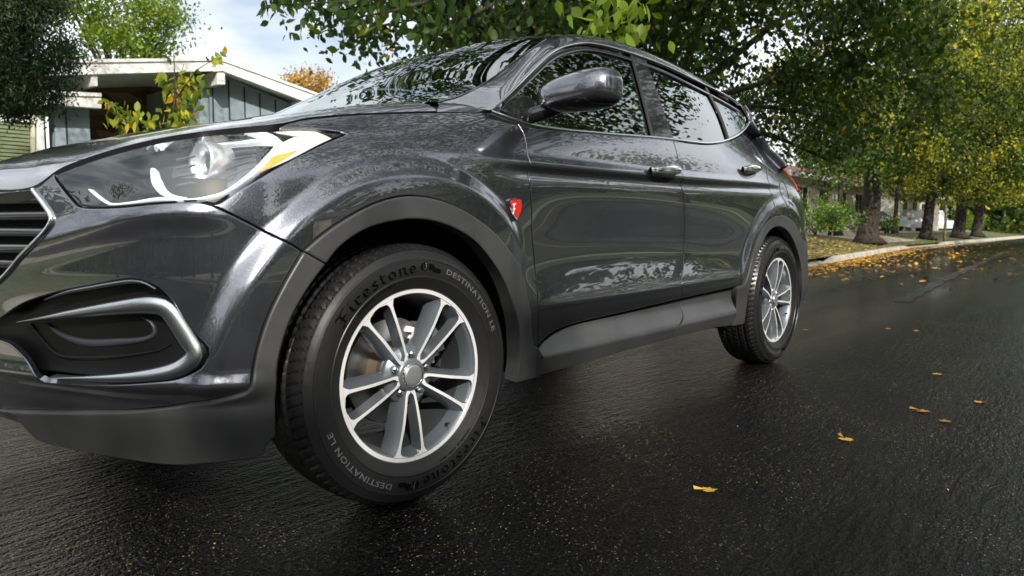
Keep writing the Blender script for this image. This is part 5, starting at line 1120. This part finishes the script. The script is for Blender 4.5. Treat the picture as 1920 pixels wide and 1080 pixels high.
# parked vehicles by the houses
def vehicle(name, label, cat, loc, rz, prof, gl, wid, col, wheels, wr, lights=None, hatch=None):
    t = empty(name, tuple(loc)); t.rotation_euler = (0, 0, rz); tag(t, label, cat)
    m = mat(name+'_paint', col, .3, .4, .8); b = MB(); n = len(prof); G = []
    xs_ = np.array(prof)
    for k, (yy, s) in enumerate([(-wid/2, .93), (-wid/2+.05, .985), (0, 1.0), (wid/2-.05, .985), (wid/2, .93)]):
        cz = .75; G.append([(x, yy+(0.13*np.sign(yy) if False else 0)-np.sign(yy)*max(0, z-.95)*.22, cz+(z-cz)*s) for x, z in prof])
    for k in range(4):
        for i in range(n): b.add([G[k][i], G[k][(i+1) % n], G[k+1][(i+1) % n], G[k+1][i]], [(0, 1, 2, 3)])
    b.add(G[0], [tuple(range(n))[::-1]]); b.add(G[-1], [tuple(range(n))])
    me = b.build('body', m, t); bm = bmesh.new(); bm.from_mesh(me.data); bmesh.ops.remove_doubles(bm, verts=bm.verts, dist=.001); bmesh.ops.recalc_face_normals(bm, faces=bm.faces); bm.to_mesh(me.data); bm.free()
    me.modifiers.new('b', 'BEVEL').width = .04
    for pg in gl:
        for sd_ in (-1, 1):
            b = MB(); yo = [sd_*(wid/2+.006-max(0, z-.95)*.22*1) for x, z in pg]; V = [(x, y, z) for (x, z), y in zip(pg, yo)]+[(x, y-sd_*.03, z) for (x, z), y in zip(pg, yo)]; k = len(pg)
            b.add(V, [tuple(range(k)), tuple(range(2*k-1, k-1, -1))]+[(i, (i+1) % k, k+(i+1) % k, k+i) for i in range(k)]); b.build('window', gloss, t)
    if hatch:   # rear or front glass: (x0,z0,x1,z1)
        x0, z0, x1, z1 = hatch; w0 = wid/2-.16; w1 = wid/2-.30; nx = .02*np.sign(x0)
        b = MB(); b.add([(x0+nx, -w0, z0), (x0+nx, w0, z0), (x1+nx, w1, z1), (x1+nx, -w1, z1), (x0-nx, -w0, z0), (x0-nx, w0, z0), (x1-nx, w1, z1), (x1-nx, -w1, z1)], [(0, 1, 2, 3), (7, 6, 5, 4), (0, 1, 5, 4), (1, 2, 6, 5), (2, 3, 7, 6), (3, 0, 4, 7)]); b.build('rear_window', gloss, t)
    for lx, ly, lz, mt, nm in (lights or []):
        b = MB(); b.box((lx-.05, ly-.13, lz-.10), (lx+.05, ly+.13, lz+.10)); b.build(nm, mt, t, bevel=.02)
    if lights: 
        b = MB(); lx = lights[0][0]; b.box((lx-.02*np.sign(lx)-.03, -.28, .62), (lx-.02*np.sign(lx)+.05*np.sign(lx), .28, .74)); b.build('number_plate', hs_white, t)
    for wx in wheels:
        for sd_ in (-1, 1):
            b = MB(); b.tube([(wx, sd_*(wid/2-.20), wr), (wx, sd_*(wid/2+.01), wr)], [wr, wr], 24); w_ = b.build('wheel', rubber, t); b = MB(); b.tube([(wx, sd_*(wid/2-.02), wr), (wx, sd_*(wid/2+.02), wr)], [wr*.62, wr*.55], 20); b.build('rim', satin, w_)
    return t
rl = mat('tail_lamp_red', (.45, .02, .015), .3)
suvp = [(-2.25, .35), (-2.3, .75), (-2.25, .98), (-1.95, 1.55), (-1.7, 1.66), (.5, 1.68), (.85, 1.6), (1.35, 1.08), (2.1, .98), (2.28, .75), (2.3, .35)]
vehicle('silver_suv', 'silver SUV parked tail-on in the driveway between the first two street trunks', 'car', at_depth(1704, 0, 49)*np.array([1, 1, 0])+np.array([0, 0, .45]), R(36), suvp, [[(-1.75, 1.1), (-1.7, 1.5), (-.6, 1.55), (-.6, 1.08)], [(-.5, 1.08), (-.5, 1.55), (.45, 1.55), (1.0, 1.08)]], 1.85, (.45, .47, .48), (-1.4, 1.45), .35,
        [(-2.27, -.72, .98, rl, 'tail_light'), (-2.27, .72, .98, rl, 'tail_light')], (-2.17, 1.06, -1.94, 1.5))
sedp = [(-2.3, .35), (-2.35, .8), (-2.2, 1.0), (-1.4, 1.04), (-.9, 1.4), (.3, 1.42), (1.0, 1.02), (2.1, .9), (2.3, .7), (2.3, .35)]
vehicle('pale_sedan', 'pale sedan half hidden between the thickest trunk and the silver SUV', 'car', at_depth(1655, 0, 47)*np.array([1, 1, 0])+np.array([0, 0, .55]), R(60), sedp, [[(-1.2, 1.04), (-.85, 1.34), (-.3, 1.36), (-.3, 1.04)], [(-.2, 1.04), (-.2, 1.36), (.25, 1.36), (.8, 1.04)]], 1.8, (.42, .50, .48), (-1.4, 1.45), .33,
        [(-2.3, -.7, .85, rl, 'tail_light'), (-2.3, .7, .85, rl, 'tail_light')], (-1.37, 1.06, -.95, 1.38))
vanp = [(-2.6, .4), (-2.65, 1.0), (-2.6, 1.95), (-2.4, 2.05), (.7, 2.05), (1.3, 1.25), (2.4, 1.1), (2.55, .8), (2.55, .4)]
vehicle('pale_van', 'pale grey-green van behind the post and the darkest trunk', 'van', at_depth(1766, 0, 62)*np.array([1, 1, 0])+np.array([0, 0, .35]), R(215), vanp, [[(.1, 1.25), (.1, 1.85), (.7, 1.85), (1.1, 1.25)]], 1.95, (.50, .56, .53), (-1.6, 1.6), .38, [(2.5, -.75, .95, hs_white, 'headlight'), (2.5, .75, .95, hs_white, 'headlight')], None)
# houses beyond
redroof = noisy(mat('red_tile_roof', (.25, .08, .06), .8), 8, (.14, .05, .045), (.30, .11, .08), 4)
cream = noisy(mat('cream_render', (.6, .54, .44), .8), 2, (.46, .41, .33), (.62, .56, .46), 5)
def bung(label, px, D, w_, d_, h, rz, rf, wl, ov=.5, rise=1.3):
    c = at_depth(px, 429, D); c[2] = .6; t = empty('house', tuple(c)); t.rotation_euler = (0, 0, rz); tag(t, label, 'house')
    b = MB(); b.box((-w_/2, 0, 0), (w_/2, d_, h)); b.build('wall', wl, t)
    b = MB(); b.prism([(-ov, h-.1), (d_/2, h+rise), (d_+ov, h-.1), (d_+ov, h+.08), (d_/2, h+rise+.2), (-ov, h+.08)], -w_/2-ov, w_/2+ov, 0); b.build('roof', rf, t)
    b = MB(); b.box((-w_/2-ov, -ov-.04, h-.16), (w_/2+ov, -ov+.01, h+.06)); b.build('fascia', hs_white, t)
    for k, wx in enumerate(np.arange(-w_/2+1.6, w_/2-1, 3.0)):
        b = MB(); b.box((wx-.75, -.05, .9), (wx+.75, -.002, 2.1)); f = b.build('window', hs_white, t); b = MB(); b.box((wx-.66, -.06, 1.0), (wx-.04, -.052, 2.0)); b.box((wx+.04, -.06, 1.0), (wx+.66, -.052, 2.0)); b.build('pane', gloss, f)
    return t
bung('cream bungalow with a dull red roof behind the sunlit shrubs', 1545, 34, 16, 9, 2.5, R(0), redroof, cream)
bung('cream house with arched front partly hidden behind the parked vehicles', 1725, 52, 14, 9, 2.6, R(0), noisy(mat('brown_roof', (.2, .13, .1), .8), 8, (.10, .07, .06), (.2, .14, .11), 4), cream)
bung('long low house across the street behind the viewer', 960, -1, 1, 1, 1, 0, shingle, cream) if False else None
hb_ = empty('house', (22, -24, .5)); tag(hb_, 'white house across the street, seen only in reflections', 'house'); b = MB(); b.box((-9, -8, 0), (9, 0, 2.8)); b.build('wall', cream, hb_); b = MB(); b.prism([(.6, 2.7), (-4, 4.6), (-8.6, 2.7)], -9.6, 9.6, 0); b.build('roof', shingle, hb_)
# far hedge and wood closing the street
c = at_depth(1880, 425, 95); hd_ = empty('far_hedge', (c[0], c[1], .6)); tag(hd_, 'long grey-green hedge at the end of the street', 'hedge')
Q, tint, PC = clumps((0, 0, 1.3), (22, 6, 1.6), 500, 30, .5, .0); Q[:, 2] = np.abs(Q[:, 2]); leaves('foliage', Q, .35, hedge_m, hd_, .3, tint, .5)
b = MB(); b.tube([(0, 0, 0), (0, 0, 1)], .1); b.build('stem', bark, hd_)
wd = []; wt = []
for k in range(120):
    thd = k*3.0-180; th = R(thd); front = -24 < thd < 110
    if -6 < thd < 44: continue
    dd = (rng.uniform(70, 120) if thd > 30 else rng.uniform(110, 160)) if front else rng.uniform(34, 60)
    if not front and 60 < thd < 125: dd *= 2
    c = np.array([CAM[0]+dd*math.sin(th), CAM[1]+dd*math.cos(th), 0.]); rr_ = rng.uniform(4, 7) if front else rng.uniform(2.6, 5.2); Q, tint, _ = clumps(c+np.array([0, 0, rr_*.8]), (rr_*1.3, rr_*1.3, rr_), 80, 26, .9, .2, zmin=.3); wd.append(Q); wt.append(tint)
tag(leaves('distant_wood', np.vstack(wd), .7, lf_green, None, .3, np.concatenate(wt), .5), 'hazy mass of trees closing the view behind the street', 'trees', kind='stuff')
# ============================================================ FALLEN LEAVES
def maple(s, rot, c, curl, tilt):
    P = []
    for k, (a, r) in enumerate([(-90, .12), (-60, .45), (-35, .42), (-10, .62), (15, .46), (40, .68), (62, .52), (90, .85), (118, .50), (140, .66), (165, .44), (190, .60), (215, .42), (240, .45)]):
        x = math.cos(R(a))*r*s; y = math.sin(R(a))*r*s; z = curl*(x*x+y*y)/s; P.append((x, y, z))
    return P
lfm = leafmat('fallen_leaf', [(0, (.13, .075, .035)), (.5, (.36, .19, .04)), (1, (.60, .36, .05))], .1)
LG = 'fallen yellow leaves on the wet road'
LV = [(1325, 921, .05, 'curled bright yellow leaf nearest the viewer, alone on the dark asphalt'), (1585, 825, .06, 'yellow lobed leaf with a long stalk, right of the car and below the others'), (1728, 772, .06, 'brown-yellow crumpled leaf, left of a close pair on the right'), (1772, 792, .05, 'tan leaf with a thin stalk, right one of a close pair'),
      (1757, 703, .055, 'flat tan leaf on the right side of the road, level with the rear tyre contact'), (1838, 756, .05, 'thin curled brown stalk-like leaf nearest the right edge'), (1510, 619, .05, 'yellow leaf lying just right of the rear wheel'), (1665, 617, .055, 'brown leaf in the middle of the road, left of a pale one'), (1718, 621, .045, 'small pale leaf in the middle of the road')]
for i, (px, py, s, lab) in enumerate(LV):
    p = road_hit(px, py); t = bpy.data.meshes.new('fallen_leaf'); s = s*.78; P = maple(s, 0, 0, rng.uniform(.03, .14), 0); P = [(0, 0, 0)]+P; n = len(P)-1
    V = P+[(0, -.10*s, 0), (.006, -1.0*s, .004), (-.004, -1.0*s, .012), (.004, -.1*s, .004)]
    F = [(0, 1+k, 1+(k+1) % n) for k in range(n)]+[(n+1, n+2, n+3, n+4)]
    t.from_pydata(V, [], F); t.update(); o = link('fallen_leaf', t, lfm); o.location = (p[0], p[1], .004); o.rotation_euler = (rng.uniform(-.05, .05), rng.uniform(-.05, .05), rng.uniform(0, 6.28))
    a = t.attributes.new('tint', 'FLOAT', 'FACE'); v = rng.uniform(.15, .9) if 'bright' not in lab else 1.; a.data.foreach_set('value', [v]*len(t.polygons)); tag(o, lab, 'leaf', LG)
# litter drifts along the kerb
def litter(n, fx, fd, size, name, label):
    x = fx(n); d = fd(n, x); y = kerb_y(x)+d; z = np.where(d < 0, .012, zg(x, y)+.01)+rng.uniform(0, .03, n); C = np.stack([x, y, z], 1)
    V = leaves(name, C, size, lfm, None, 0, rng.uniform(0, 1, n), 4.0); tag(V, label, 'leaves', kind='stuff'); return V
litter(4800, lambda n: 7+rng.gamma(2.0, 5.2, n), lambda n, x: -np.abs(rng.normal(0, .20, n))-.02, .085, 'leaf_litter', 'drift of yellow leaves in the gutter along the kerb')
litter(900, lambda n: 9+rng.gamma(2.2, 6, n), lambda n, x: -rng.gamma(1.6, .9, n), .085, 'scattered_leaves', 'scattered yellow leaves on the road beyond the rear wheel')
litter(2600, lambda n: 8+rng.gamma(2.5, 4.5, n), lambda n, x: rng.uniform(.1, 3.2, n), .085, 'verge_leaves', 'brown and yellow leaves on the verge under the street trees')
nn = 1600; d_ = rng.uniform(0, 1, (nn, 2)); C = np.stack([rng.uniform(-1, 9, nn), rng.uniform(-6, 1.5, nn), np.full(nn, .006)], 1)
tag(leaves('bark_crumbs', C, .006, lfm, None, 0, rng.uniform(0, 1, nn), 5.0), 'tiny tan crumbs strewn over the asphalt', 'debris', kind='stuff')
